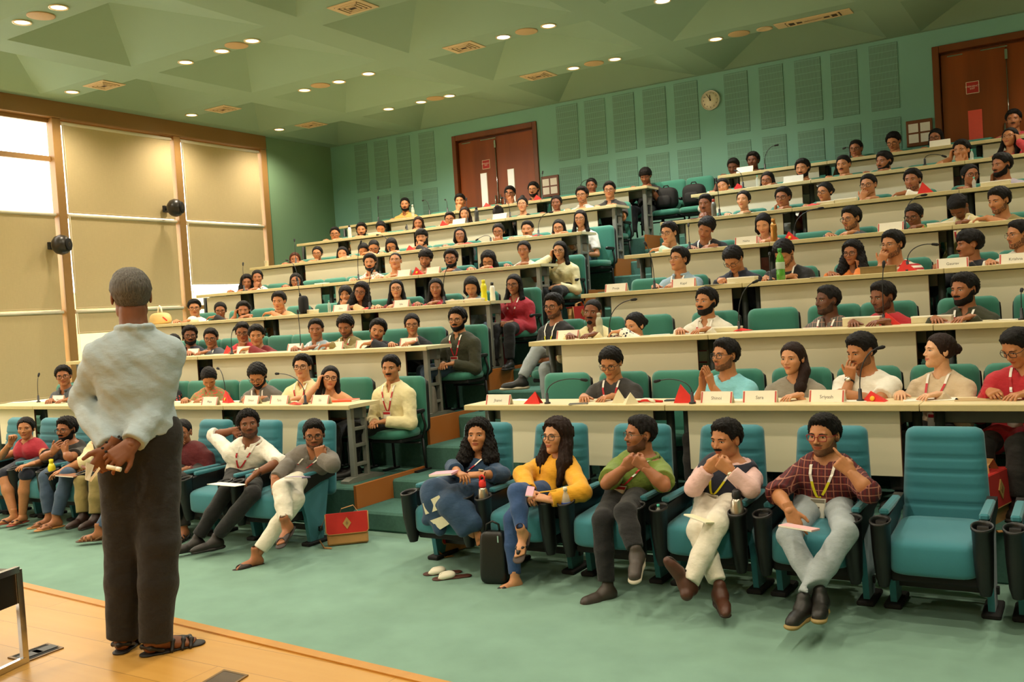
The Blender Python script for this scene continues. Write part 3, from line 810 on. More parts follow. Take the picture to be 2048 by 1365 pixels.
# ---------------------------------------------------------------- the head (centimetres, face towards -y)
def e_(x, y, z, c, r):
    x, y, z = x-c[0], y-c[1], z-c[2]
    k0 = np.sqrt((x/r[0])**2+(y/r[1])**2+(z/r[2])**2); k1 = np.sqrt((x/r[0]**2)**2+(y/r[1]**2)**2+(z/r[2]**2)**2)+1e-9
    return k0*(k0-1)/k1
def c_(x, y, z, a, b, ra, rb):
    a = np.array(a, float); d = np.array(b, float)-a; px, py, pz = x-a[0], y-a[1], z-a[2]
    t = np.clip((px*d[0]+py*d[1]+pz*d[2])/(d@d), 0, 1)
    return np.sqrt((px-t*d[0])**2+(py-t*d[1])**2+(pz-t*d[2])**2)-(ra+(rb-ra)*t)
def head_sdf(x, y, z, fem=False):
    ax = np.abs(x)
    d = e_(x, y, z, (0, 1.3, 3.0), (7.4, 9.1, 8.3))
    d = smin(d, e_(x, y, z, (0, -1.9, -2.6), (6.0 if not fem else 5.7, 6.7, 8.2)), 2.5)
    d = smin(d, e_(x, y, z, (0, -6.2, -8.7), (2.7 if not fem else 2.1, 2.4, 2.1)), 2.2)
    if not fem: d = smin(d, e_(ax, y, z, (4.3, -.6, -6.2), (1.8, 3.0, 2.4)), 2)
    d = smin(d, e_(ax, y, z, (4.0, -5.5, -1.9), (2.0, 2.0, 1.9)), 2)
    d = smin(d, c_(x, y, z, (-3.9, -7.0, 2.3), (3.9, -7.0, 2.3), .75, .75), 1.4)
    d = smax(d, -e_(ax, y, z, (3.2, -9.6, .5), (2.1, 2.1, 1.55)), 1.2)
    d = smin(d, e_(ax, y, z, (3.15, -6.2, .45), (1.5, 1.3, 1.2)), .25)
    d = smin(d, c_(x, y, z, (0, -7.4, 1.6), (0, -9.7, -2.3), .55, .95 if not fem else .8), 1.0)
    d = smin(d, e_(ax, y, z, (1.05, -8.9, -2.7), (.75, .8, .65)), .5)
    d = smin(d, e_(x, y, z, (0, -7.9, -4.9), (2.3, .9, .5)), .5)
    d = smin(d, e_(x, y, z, (0, -7.7, -5.9), (1.9, 1.05, .6)), .5)
    d = smin(d, e_(ax, y, z, (7.5, .9, -.2), (.75, 1.8, 3.0)), .5)
    d = smax(d, -e_(ax, y, z, (8.3, .3, .5), (.6, .9, 1.4)), .3)
    return d
def grid_of(fn, lo, hi, h, *a, **k):
    ax = [np.arange(lo[i]-h, hi[i]+2*h, h) for i in range(3)]
    D = fn(ax[0][:, None, None], ax[1][None, :, None], ax[2][None, None, :], *a, **k)
    return nets(D.astype(np.float32), np.array([ax[0][0], ax[1][0], ax[2][0]]), h)
def face_y(x, z, fem):
    y = np.full(np.shape(x), -12.0); x = np.asarray(x, float); z = np.asarray(z, float)
    for _ in range(60):
        y = y+np.maximum(head_sdf(x, y, z, fem)*.8, .004)*(head_sdf(x, y, z, fem) > .0)
    return y
def strip(cols, fem, lift=.05):
    """columns of (x, [z...]) laid on the face"""
    V = []; nr = len(cols[0][1])
    for x, zs in cols: V += [(x, z) for z in zs]
    V = np.array(V); y = face_y(V[:, 0], V[:, 1], fem)-lift
    P = np.stack([V[:, 0], y, V[:, 1]], 1); Q = []
    for i in range(len(cols)-1):
        for j in range(nr-1): Q.append([i*nr+j, (i+1)*nr+j, (i+1)*nr+j+1, i*nr+j+1])
    return P, np.array(Q)
HEADS = {}
def head_template(h, fem, eyes='open', mouth='flat'):
    key = (h, fem, eyes, mouth)
    if key in HEADS: return HEADS[key]
    parts = []
    V, Q = grid_of(head_sdf, (-9, -12, -12), (9, 11.5, 12.3), h, fem=fem); parts.append((V, Q, 0))
    for s in (-1, 1):
        cx = 3.15*s
        op = .50 if eyes == 'open' else .12
        N_ = 10
        us = [-1+2*i/N_ for i in range(N_+1)]
        cols = [(cx+1.45*u, [.40-op*.75*(1-u*u), .40+op*.1, .42+op*.95*(1-u*u)**.8]) for u in us]
        P, q = strip(cols, fem, .06); parts.append((P, q, 1))
        if eyes == 'open':
            cols = [(cx+.62*u, [.46-min(.36, .58*math.sqrt(1-u*u)), .48, .48+min(.44, .6*math.sqrt(1-u*u))]) for u in us]
            P, q = strip(cols, fem, .10); parts.append((P, q, 2))
        cols = [(cx+1.6*u, [.42+op*.92*max(0, 1-u*u)**.8, .42+op*.92*max(0, 1-u*u)**.8+.20]) for u in us]   # lashes
        P, q = strip(cols, fem, .10); parts.append((P, q, 4))
        th = .28 if fem else .42
        cols = []
        for u in us:
            uu = u*s; zc = 2.15+.35*(1-u*u)-.25*max(0, uu); t = th*(1-.75*max(0, uu)) 
            cols.append((cx+s*.15+1.9*u, [zc-t, zc, zc+t*.6]))
        P, q = strip(cols, fem, .12); parts.append((P, q, 4))
    us = [-1+.2*i for i in range(11)]
    sm = .35 if mouth == 'smile' else 0
    cols = [(2.3*u*(1+sm*.3), [-5.35+sm*u*u, -4.95+sm*u*u, -4.45-.2*abs(u)-.28*u*u+.10*math.cos(u*7)+sm*u*u]) for u in us]
    P, q = strip(cols, fem, .05); parts.append((P, q, 3))
    cols = [(2.2*u*(1+sm*.3), [-5.45-.95*(1-u*u)**.7+sm*u*u, -5.9+.45*u*u+sm*u*u, -5.38+sm*u*u]) for u in us]
    P, q = strip(cols, fem, .05); parts.append((P, q, 3))
    cols = [(2.35*u*(1+sm*.3), [-5.47+sm*u*u, -5.30+sm*u*u]) for u in us]
    P, q = strip(cols, fem, .09); parts.append((P, q, 5 if not (mouth == 'teeth') else 1))
    for s in (-1, 1):
        cols = [(s*.75+.33*u, [-3.35, -3.35+.22*(1-u*u)]) for u in (-1, -.5, 0, .5, 1)]
        P, q = strip(cols, fem, .04); parts.append((P, q, 5))
    V, Q, M_ = merge(parts); HEADS[key] = (V*.01, Q, M_); return HEADS[key]

# ---------------------------------------------------------------- hair
def nz(x, y, z, f, s=0):
    return (np.sin(x*f+1.3+s)*np.cos(y*f*1.17+.6*s+z*f*.31)+np.sin(z*f*.93+2.1+x*f*.41)*np.cos(y*f*.83+s))*.5
def hair_sdf(x, y, z, style):
    ax = np.abs(x)
    base = e_(x, y, z, (0, 1.3, 3.0), (7.4, 9.1, 8.3)); out = None
    fem = style in ('long', 'wavy', 'longcurly', 'bun', 'pony', 'bob', 'straight', 'tied', 'sidepony', 'scarf')
    th = {'short': 1.1, 'thick': 1.9, 'curly': 1.9, 'crop': .45, 'quiff': 1.5, 'old': 1.0, 'spiky': 1.4, 'bald': .3, 'mop': 2.1, 'cap': 1.3}.get(style, 1.0)
    d = base-th
    T0 = th
    if style in ('thick', 'quiff', 'spiky', 'mop'): d = smin(d, e_(x, y, z, (.6, -2.6, 9.3), (5.6, 5.2, 3.2 if style != 'mop' else 3.0)), 2)
    if style in ('short', 'old'): d = smin(d, e_(x, y, z, (.3, -1.4, 9.2), (5.6, 6.0, 2.6)), 2)
    # hairline height over y
    if fem: hl = np.interp(y, [-12, -8, -6.2, -3.5, -1.5, 2, 9], [6.6, 6.4, 5.2, 1.2, -2.5, -5.5, -6.5])
    elif style == 'mop': hl = np.interp(y, [-12, -7, -5.4, -3.4, -.6, 2.2, 9], [4.2, 4.0, 3.2, 1.5, -2.2, -5.0, -6.5])
    elif style == 'old': hl = np.interp(y, [-12, -7, -5.6, -3.6, -.8, 2.2, 9], [8.3, 7.6, 6.6, 3.6, -1.4, -4.6, -7.2])
    else: hl = np.interp(y, [-12, -7, -5.4, -3.6, -1.4, 2.2, 9], [6.3, 5.8, 4.8, 2.2, -2.0, -4.8, -7.0])
    if style == 'crop': hl = hl+.4
    if style not in ('mop', 'old'): hl = hl+np.interp(y, [-12, -6, -3], [1.5, 1.3, 0])
    hl = hl+(.25 if fem else .55)*np.sin(x*2.3+.7)*np.cos(x*.9+y)
    d = d+np.clip(1-(z-hl)/2.8, 0, 1)**1.5*max(0, min(th, 1.6)-.35)*(style != 'scarf')
    ear = np.sqrt((y-.9)**2+(z+.2)**2)
    cut = (hl-z)*.8
    if style != 'scarf': d = smax(d, cut+.0, .5)
    if not fem: d = smax(d, np.where(ax > 5.5, 3.0-ear, -5), .3)
    if fem and style not in ('bun', 'pony', 'tied', 'scarf', 'sidepony'):
        # parted top that falls down both sides
        L = {'bob': -10, 'long': -26, 'straight': -30, 'wavy': -30, 'longcurly': -18}[style]
        w0 = {'bob': 3.2, 'long': 3.1, 'straight': 2.9, 'wavy': 5.0, 'longcurly': 6.0}[style]
        d = smin(d, c_(ax, y, z, (6.0, .0, 4.5), (7.6, 0.2, -6), 2.2, w0*.85), 1.5)
        d = smin(d, e_(x, y, z, (0, 4.5, -3), (8.6+(w0-3)*.6, 5.5, 9.5)), 2)
        if style != 'bob':
            d = smin(d, c_(ax, y, z, (7.6, .4, -6), (9.4, -2.6, -16), w0*.85, w0), 1.5)
            d = smin(d, c_(ax, y, z, (9.4, -2.8, -16), (8.6, -7.6, L), w0, 1.6), 1.5)
            d = smin(d, c_(x, y, z, (0, 6, -6), (0, 6.6, L*.75), 7.2, 4.2), 2)
        else: d = smin(d, c_(ax, y, z, (7.4, 1, -6), (6.8, 0, L), w0*.85, 1.6), 1.5)
        # keep the face free
        face = e_(x, y, z, (0, -8.5, -2.2), (5.5, 6.5, 8.6)); d = smax(d, -face, .8)
        if style in ('wavy', 'longcurly'): d = smin(d, smax(base-2.4, hl+1.5-z, .6), 1)
    if style in ('pony', 'tied', 'bun', 'sidepony'):
        if style == 'bun': d = smin(d, e_(x, y, z, (0, 3.5, 12.2), (3.6, 3.6, 3.2)), .6)
        if style == 'tied': d = smin(d, e_(x, y, z, (1.5, 10.8, 1.5), (3.6, 3.4, 3.6)), .8)
        if style == 'pony':
            d = smin(d, c_(x, y, z, (3.5, 9.5, 2), (6.5, 9, -9), 2.6, 3.4), 1); d = smin(d, c_(x, y, z, (6.5, 9, -9), (7, 6, -20), 3.4, 1.6), 1)
        if style == 'sidepony':
            d = smin(d, c_(x, y, z, (4, 7.5, 0), (8.3, 1, -9), 3.4, 3.8), 1.5); d = smin(d, c_(x, y, z, (8.3, 1, -9), (7.6, -6, -20), 3.8, 4.0), 1.5); d = smin(d, c_(x, y, z, (7.6, -6, -20), (5.5, -8.5, -31), 4.0, 1.8), 1.5)
    if style == 'scarf':
        d = smin(base-1.2, e_(x, y, z, (0, 1, -6), (8.4, 8.2, 9.5)), 2.5); d = smin(d, c_(x, y, z, (-5, -1, -13), (5, -1, -13), 6.5, 6.5), 2.5)
        d = smax(d, -e_(x, y, z, (0, -9.5, -1.6), (5.2, 6.5, 7.6)), .6)
    amp = {'curly': .85, 'longcurly': 1.0, 'wavy': .7, 'spiky': .55, 'thick': .6, 'mop': .55, 'quiff': .55, 'short': .42, 'crop': .12, 'old': .2, 'long': .4, 'straight': .22, 'scarf': .35, 'bald': 0}.get(style, .38)
    if amp:
        f = {'curly': 2.6, 'longcurly': 1.7, 'wavy': 1.1, 'spiky': 2.4}.get(style, 1.6)
        fz = .35 if style in ('wavy', 'long', 'straight', 'bob', 'sidepony') else (1 if style in ('curly', 'longcurly') else .8)
        d = d+amp*nz(x*1.6, y*1.2, z*fz+(np.sin(x+y) if style == 'wavy' else 0), f)+amp*.5*nz(y*1.9, x*1.5, z*fz*1.8, f*1.7, 2)
    return d
def beard_sdf(x, y, z, kind):
    ax = np.abs(x); b = head_sdf(x, y, z)
    t = {'beard': .55, 'stubble': .14, 'goatee': .45, 'moustache': .5}[kind]
    d = b-t+.12*nz(x, y, z, 4)
    mouth = e_(x, y, z, (0, -8.6, -5.35), (2.35, 3, .72))
    mous = smax(e_(x, y, z, (0, -8.6, -4.0), (3.3, 2.2, .75)), -1e3, 0)
    if kind == 'moustache': reg = mous
    elif kind == 'goatee': reg = smin(e_(x, y, z, (0, -7.5, -8.4), (2.5, 3.5, 1.9)), mous, .3)
    else:
        side = np.interp(y, [-12, -7.5, -5, -3, 0, 1.0, 3], [-6.9, -6.3, -5.0, -3.2, .4, -2, -20])
        reg = smin(np.maximum(z-side, (y-.6)), mous, .4)
    d = np.maximum(d, reg); d = np.maximum(d, -mouth)
    return np.maximum(d, -(b+.35))
HM = {}
def hair_mesh(style, h, m):
    k = ('h', style, h, m.name)
    if k not in HM:
        lo, hi = (-20, -17, -37), (20, 19, 17)
        if style in ('short','thick','curly','crop','quiff','old','spiky','bald','mop'): lo, hi = (-11, -11, -10), (11, 13, 15)
        V, Q = grid_of(hair_sdf, lo, hi, h, style=style)
        HM[k] = raw_mesh('hair', V*.01, Q, [m])
    return HM[k]
def beard_mesh(kind, h, m):
    k = ('b', kind, h, m.name)
    if k not in HM:
        V, Q = grid_of(beard_sdf, (-9, -12, -13), (9, 4, 2), h, kind=kind); HM[k] = raw_mesh('beard', V*.01, Q, [m])
    return HM[k]
def glasses_mesh(m, kind='oval'):
    k = ('g', m.name, kind)
    if k not in HM:
        mb = MB()
        for s in (-1, 1):
            pts = []
            for i in range(19):
                a = 2*math.pi*i/18; ca, sa = math.cos(a), math.sin(a); e = .62 if kind == 'oval' else 1
                x = s*3.35+2.45*math.copysign(abs(ca)**e, ca); z = .15+(1.75 if kind == 'oval' else 2.2)*math.copysign(abs(sa)**e, sa)
                pts.append((x*.01, (-9.1+.06*x*x*.35)*.01, z*.01))
            mb.tube(pts, .0021 if m.name != 'wire_frame' else .0012, 6, cap=False)
            mb.tube([(s*.058, -.084, .009), (s*.076, -.06, .008), (s*.079, .0, .012), (s*.078, .012, -.006)], .0018, 6)
        mb.tube([(-.009, -.091, .006), (0, -.096, .009), (.009, -.091, .006)], .0018, 6)
        me = bpy.data.meshes.new('glasses'); me.from_pydata(mb.v, [], mb.f); me.materials.append(m); me.polygons.foreach_set('use_smooth', [True]*len(mb.f)); HM[k] = me
    return HM[k]

# ---------------------------------------------------------------- hands (centimetres, wrist at 0, fingers +x, palm -z, thumb +y)
HANDS = {}
def hand_template(pose, h=.45):
    key = (pose, h)
    if key in HANDS: return HANDS[key]
    g = Grid((-4, -8, -12), (20, 9, 6), h); yk = [3.0, 1.05, -.95, -2.8]; ln = [7.2, 8.0, 7.4, 5.8]
    cu = {'relax': (.30, .35, .42, .5), 'fist': (1.25, 1.3, 1.35, 1.35), 'flat': (.05, .06, .08, .1), 'point': (.08, 1.3, 1.35, 1.35), 'grip': (.8, .85, .9, .95), 'half': (.6, .68, .75, .8)}[pose]
    for y in yk: g.cap((0, y*.55, 0), (8.3, y, -.1 if abs(y) < 2 else -.35), 1.35, 1.05, k=1.2)
    g.cap((-4, 0, 0), (1, 0, 0), 2.3, 2.2, k=1.5, flat=((0, 0, 1), .72))
    g.cap((1.5, 1.8, -.6), (4.2, 3.2, -.9), 1.5, 1.2, k=1.2)
    for y, l, c in zip(yk, ln, cu):
        p = np.array((8.3, y, -.15)); a = 0; fan = y*.03
        for seg, fr, r in ((0, .45, .86), (1, .30, .80), (2, .25, .72)):
            a += c*(1 if seg < 2 else .75); d = np.array((math.cos(a)*math.cos(fan), math.sin(fan), -math.sin(a)))
            q = p+d*l*fr; g.cap(p, q, r, r*.93, k=.25); p = q
    tp = {'fist': [(3.2, 3.6, -1), (6.2, 3.4, -2.8), (7.6, 1.2, -3.4)], 'grip': [(3.2, 3.8, -1), (6.4, 4.0, -2.4), (8.6, 3.0, -3.2)], 'point': [(3.2, 3.8, -1), (6.4, 3.8, -2.4), (8.3, 2.0, -3.3)]}.get(pose, [(3.0, 3.8, -.8), (5.8, 6.0, -1.4), (8.4, 7.0, -1.7)])
    g.cap(tp[0], tp[1], 1.15, 1.0, k=.6); g.cap(tp[1], tp[2], .98, .8, k=.3)
    V, Q = g.mesh(); HANDS[key] = (V*.01, Q); return HANDS[key]
# ---------------------------------------------------------------- people
V3 = lambda *a: np.array(a, float)
SKIN = ['c98f66', 'b57a50', '9c6340', '7d4b2f', '5f3823', 'd8a680']
def skin_set(i, lips=None):
    c = SKIN[i]; s = srgb(c)
    return [mat('skin_%d' % i, c, .48, bump=.06, bscale=900, sub=.05, noise=.06, nscale=60, spec=.4), mat('eye_white', 'b9ab9a', .3), mat('iris', '1c0f08', .15),
            mat('lips_%d' % i, (s[0]*.78, s[1]*.42, s[2]*.42), .45, noise=.04), mat('brow_hair', '150e0a', .8), mat('mouth_line_%d' % i, (s[0]*.25, s[1]*.14, s[2]*.12), .7)]
HAIRC = {'black': mat('hair_black', '0d0908', .55, kind='hair', bump=.6, spec=.2), 'brown': mat('hair_brown', '20110b', .55, kind='hair', bump=.6, spec=.2),
         'auburn': mat('hair_auburn', '36180c', .55, kind='hair', bump=.6, spec=.2, col2=srgb('54280f')), 'grey': mat('hair_grey', '2e2924', .6, kind='hair', bump=.5, col2=srgb('6a645c')),
         'scarf': mat('scarf_cloth', 'd9c8a6', .85, kind='floral', col2='4a3a34'), 'capred': mat('cap_cloth', '8c2a1c', .8, kind='weave', bscale=300)}
COL = {'white': 'e9e4d6', 'offwhite': 'ddd6c4', 'cream': 'e6d9a8', 'pale blue': 'a9b8c0', 'sky blue': '8fa6b6', 'cyan': '7fc4cf', 'navy': '1d2233', 'dark navy': '14161f', 'black': '121214', 'charcoal': '3a3632',
       'grey': '8c8474', 'mid grey': '6a645c', 'slate': '4c5058', 'maroon': '74141a', 'red': 'b5202a', 'crimson': 'a62434', 'orange': 'd87a34', 'pink': 'e39a92', 'pale pink': 'dcb4ae', 'olive': '4d4a28', 'khaki': '8a7a48',
       'green': '6f8434', 'dark olive': '33341f', 'tan': 'c8a878', 'beige': 'c9b394', 'yellow': 'e0a020', 'mustard': 'cfa050', 'blue': '2c4a78', 'denim': '3d5068', 'pale denim': '98a2a6', 'teal blue': '24405e', 'mint': 'b7cdb8', 'brown': '4a3020', 'lilac': 'a9a0ac', 'peach': 'e0a070', 'dark red': '5a1418', 'dark grey': '2e2b28', 'trouser black': '1d1a19'}
def cloth(c, kind=None):
    if kind == 'plaid': return mat('cloth_plaid_'+c, COL[c], .85, kind='plaid', col2='c98a70', bump=.1)
    if kind == 'stripe': return mat('cloth_stripe_'+c, COL[c], .85, kind='stripe', col2='e8dccb', bump=.1)
    if kind == 'floral': return mat('cloth_floral_'+c, COL[c], .85, kind='floral', col2='d05040' if c != 'white' else '303040', bump=.1)
    return mat('cloth_'+c.replace(' ', '_'), COL[c], .88, kind='weave', bscale=420, bump=.3, sheen=.1)
lan_w = mat('lanyard_white', 'e9e4da', .6); lan_r = mat('lanyard_red', 'b8202a', .6); lan_y = mat('lanyard_yellow', 'd6cf1e', .6)
frame_b = mat('black_frame', '15120f', .3); frame_w = mat('wire_frame', '6a5a48', .3, .6); frame_r = mat('red_frame', '8a1018', .3)
def ik(S_, T_, l1, l2, hint):
    d = T_-S_; L = np.linalg.norm(d)
    if L > (l1+l2)*.995:
        f = L/((l1+l2)*.99); l1 *= f; l2 *= f
    dn = d/L; a = (l1*l1-l2*l2+L*L)/(2*L); h = math.sqrt(max(0, l1*l1-a*a))
    hp = hint-dn*(hint@dn); hp = nrm(hp)
    return S_+dn*a+hp*h
def rotm(yaw, pitch, roll):
    return (Matrix.Rotation(R_(-yaw), 3, 'Z') @ Matrix.Rotation(R_(pitch), 3, 'X') @ Matrix.Rotation(R_(roll), 3, 'Y'))
def shoe_parts(kind):
    """toe +x, ankle joint at the origin, sole at z -.085"""
    k = ('shoe', kind)
    if k in HM: return HM[k]
    out = {}
    if kind in ('sneaker', 'formal'):
        g = Grid((-.09, -.07, -.11), (.24, .07, .06), .006)
        g.cap((-.035, 0, -.045), (.02, 0, -.03), .040, .040, k=.03); g.cap((-.01, 0, -.03), (-.012, 0, .02), .040, .037, k=.03)
        g.cap((.0, 0, -.045), (.16, 0, -.06), .042, .030 if kind == 'formal' else .036, k=.03)
        g.cap((.10, .008, -.06), (.17 if kind == 'sneaker' else .19, 0, -.064), .036, .024 if kind == 'formal' else .03, k=.02)
        g.D = smax(g.D, (-.083-g.ax[2][None, None, :]).astype(np.float32)+0*g.D, .003)
        V, Q = g.mesh(); out['upper'] = (V, Q)
        g = Grid((-.09, -.07, -.12), (.25, .07, -.04), .006)
        g.cap((-.04, 0, -.078), (.03, 0, -.078), .045, .044, k=.02, flat=((0, 0, 1), .42)); g.cap((.03, 0, -.078), (.175, 0, -.078), .044, .035 if kind == 'formal' else .043, k=.02, flat=((0, 0, 1), .40))
        out['sole'] = g.mesh()
    else:
        g = Grid((-.09, -.07, -.12), (.24, .07, .03), .005)
        g.cap((-.04, 0, -.082), (.03, 0, -.082), .038, .036, k=.02, flat=((0, 0, 1), .26)); g.cap((.03, 0, -.082), (.165, .004, -.082), .036, .045, k=.02, flat=((0, 0, 1), .24))
        out['sole'] = g.mesh()
        g = Grid((-.09, -.08, -.11), (.24, .08, .05), .005)
        def band(p): 
            for a, b in zip(p[:-1], p[1:]): g.cap(a, b, .009 if kind != 'slide' else .016, k=.012)
        if kind == 'thong': band([(.06, .040, -.07), (.10, .028, -.045), (.135, .010, -.052), (.150, .008, -.075)]); band([(.06, -.040, -.07), (.10, -.016, -.043), (.135, .006, -.052)])
        elif kind == 'slide':
            g.cap((.085, 0, -.062), (.135, .004, -.068), .046, .046, k=.01, flat=((0, 0, 1), .62)); g.cap((.16, 0, -.06), (.22, 0, -.06), .030, .03, k=.01, op='cut')
        else:
            for x in (.055, .10, .135): band([(x, .044, -.078), (x+.01, .026, -.036-x*.12), (x+.01, -.022, -.034-x*.12), (x, -.044, -.078)])
            band([(.02, .034, -.07), (-.03, .038, -.05), (-.062, 0, -.045), (-.03, -.038, -.05), (.02, -.034, -.07)]); band([(.05, 0, -.028), (.14, 0, -.045)])
        out['upper'] = g.mesh()
    HM[k] = out; return out
def foot_template():
    if 'foot' in HM: return HM['foot']
    g = Grid((-.08, -.07, -.10), (.22, .07, .06), .006)
    g.cap((-.03, 0, -.05), (.0, 0, -.02), .028, .034, k=.03); g.cap((0, 0, 0), (0, 0, .05), .034, .036, k=.03)
    g.cap((-.01, 0, -.04), (.11, .002, -.058), .034, .026, k=.03); g.cap((.08, .018, -.060), (.13, .022, -.066), .020, .016, k=.02); g.cap((.08, -.018, -.062), (.125, -.022, -.068), .018, .013, k=.02)
    for i, (y, l, r) in enumerate([(.026, .165, .0125), (.008, .160, .010), (-.006, .153, .0095), (-.018, .146, .009), (-.030, .138, .009)]): g.cap((.12, y*.9, -.066), (l, y, -.070), r, r*.9, k=.008)
    HM['foot'] = g.mesh(); return HM['foot']
def frame_m(x, up):
    x = nrm(x); up = np.asarray(up, float); z = nrm(up-x*(up@x)); y = np.cross(z, x); return np.stack([x, y, z], 1)
def person(sp):
    g_ = sp.get
    O = np.array(sp['loc'], float); Hc = np.array(sp['head'], float)-O
    fem = g_('fem', False); lod = g_('lod', 1); sc = g_('sc', 1.0)*(.95 if fem else 1.0)
    hB = {0: .0075, 1: .010, 2: .0125, 3: .015}[lod]; hH = {0: .32, 1: .42, 2: .6, 3: .8}[lod]; hHair = {0: .42, 1: .6, 2: .8, 3: 1.0}[lod]
    yaw, pitch, roll = g_('yaw', 0), g_('pitch', 5), g_('roll', 0); by = g_('byaw', yaw*.4)
    f = V3(-math.sin(R_(by)), -math.cos(R_(by)), 0); e = V3(math.cos(R_(by)), -math.sin(R_(by)), 0); up = V3(0, 0, 1)
    Rm = rotm(yaw, pitch, roll); RN = np.array(Rm); hs = g_('hs', 1.0)*(.96 if fem else 1.0)
    dn = RN @ V3(0, .030, -.165)*hs
    N = Hc+.5*dn+.5*(V3(0, 0, -.160)*hs-f*.035)
    P = np.array(g_('pelvis', (Hc[0], 0, g_('seat', .40)+.09)), float)
    t = nrm(N-P); TL = np.linalg.norm(N-P)
    fo = nrm(f-t*(f@t))        # chest front
    sw = g_('sw', .166)*sc
    drop = g_('shdrop', .085)
    Sh = {s: N-t*drop+e*s*sw+fo*.012 for s in (-1, 1)}
    dz = g_('desk', .74)
    lp = lambda q: P+(N-P)*q
    # ---- arms
    L1, L2 = .275*min(sc, 1.05), .245*min(sc, 1.05)
    A = {}
    for s, key in ((-1, 'ra'), (1, 'la')):
        m = g_(key, 'desk'); S_ = Sh[s]
        if isinstance(m, dict):
            W_ = np.array(m['w'], float)-O; E_ = np.array(m['e'], float)-O if 'e' in m else ik(S_, W_, L1, L2, np.array(m.get('hint', e*s*.5-up), float))
            fd = np.array(m.get('fd', nrm(W_-E_)), float); pn = np.array(m.get('pn', -up), float); A[s] = (E_, W_, m.get('hp', 'relax'), fd, pn); continue
        hd = lambda x, y, z: Hc+RN @ (V3(x, y, z)*hs)
        hint = e*s*.45-up*.9
        if m == 'desk': W_ = P+f*(.31)+e*s*.13; W_[2] = dz+.035; fd = f-e*s*.5; pn = -up; hp = 'relax'
        elif m == 'cross': W_ = P+f*(.31+.03*s)-e*s*.02; W_[2] = dz+.035+.018*s; fd = -e*s+f*.15; pn = -up; hp = 'relax'; hint = e*s-up*.5+f*.2
        elif m == 'write': W_ = P+f*.31+e*s*.08; W_[2] = dz+.045; fd = f-e*s*.6; pn = -up-e*s*.5; hp = 'grip'
        elif m == 'lap': W_ = P+f*.27+e*s*.06+up*.05; fd = f-e*s*.7; pn = -up; hp = 'relax'
        elif m == 'arm': W_ = P+f*.27+e*s*.24+up*.12; fd = f; pn = -up; hp = 'relax'
        elif m == 'chin': W_ = hd(.015*s, -.075, -.185); fd = hd(0, -.085, -.08)-W_; pn = -fo; hp = 'fist'; hint = e*s*.35-up+f*.3
        elif m == 'mouth': W_ = hd(.030*s, -.12, -.15); fd = hd(-.012*s, -.115, -.03)-W_; pn = -fo; hp = 'half'; hint = e*s*.35-up+f*.3
        elif m == 'cheek': W_ = hd(.085*s, -.05, -.16); fd = hd(.075*s, -.03, .0)-W_; pn = RN @ V3(-s, .4, 0); hp = 'half'; hint = e*s*.5-up+f*.3
        elif m == 'temple': W_ = hd(.11*s, -.04, -.07); fd = hd(.085*s, -.02, .09)-W_; pn = RN @ V3(-s, .2, 0); hp = 'half'; hint = e*s*.6-up+f*.3
        elif m == 'clasp': W_ = hd(.055*s, -.10, -.165); fd = hd(-.03*s, -.125, -.10)-W_; pn = RN @ V3(-s, .35, 0); hp = 'half'; hint = e*s*.5-up+f*.35
        elif m == 'pray': W_ = P+f*.31+e*s*.045; W_[2] = dz+.10; fd = up*.9+f*.2-e*s*.15; pn = -e*s; hp = 'flat'
        elif m == 'down': W_ = P+f*.16+e*s*.24-up*.0; fd = f-up; pn = -e*s; hp = 'relax'
        E_ = ik(S_, W_, L1, L2, hint)
        if m in ('desk', 'cross', 'write') and E_[2] < dz+.02 and g_('ondesk', 0): E_[2] = dz+.02
        A[s] = (E_, W_, hp, fd, pn)
    # ---- legs
    LG = {}
    lm = g_('legs', 'sit')
    if lm != 'none':
        for s, key in ((-1, 'rl'), (1, 'll')):
            m = g_(key)
            if m is not None: K_ = np.array(m[0], float)-O; A_ = np.array(m[1], float)-O; td = np.array(m[2], float) if len(m) > 2 else f; uu = np.array(m[3], float) if len(m) > 3 else up
            else:
                ly = R_(by+g_('legyaw', 0)); fl_ = V3(-math.sin(ly), -math.cos(ly), 0); el_ = V3(math.cos(ly), -math.sin(ly), 0)
                K_ = P+fl_*.42+el_*s*.10-up*.02; A_ = K_+fl_*.03; A_[2] = .09; td = fl_+el_*s*.1; uu = up
            LG[s] = (P+e*s*.088-up*.02, K_, A_, nrm(td), uu)
    pts = [P, N, Hc, Sh[-1], Sh[1]]+[x for s in A for x in A[s][:2]]
    # ---- body: skin
    lo = np.min(pts, 0)-.17; hi = np.max(pts, 0)+.17
    def torso(G, c, skin=False):
        wF = g_('width', 1.0)*(.92 if fem else 1.0)*sc/.97; sq = sc/.97; bl = g_('belly', 0)
        k = .05
        G.cap(P-e*.05, P+e*.05, .112*wF+c, k=k, flat=(f, .88))
        G.cap(P+t*.02, lp(.45)+fo*bl*.4, .128*wF+c, (.124 if fem else .136)*wF+c, k=k, flat=(fo, .74+bl))
        G.cap(lp(.55)-e*.035, lp(.55)+e*.035, .108*wF+c, k=k, flat=(fo, .86))
        G.cap(lp(.74)-e*.060, lp(.74)+e*.060, .104*wF+c, k=k, flat=(fo, .84))
        for s in (-1, 1):
            G.cap(N+t*.01+fo*(-.012), Sh[s]-t*.002-e*s*.03, .038*sq+c*.7, .044*sq+c*.8, k=.05)
            G.cap(lp(.80)+e*s*.06, Sh[s]-t*.02-e*s*.015, .075*wF+c*.8, .055*sq+c*.8, k=.045)
            if fem: G.ell(lp(.60)+fo*.075+e*s*.068, (.062+c, .062+c, .068+c), k=.045)
    g = Grid(lo, hi, hB)
    torso(g, -.010)
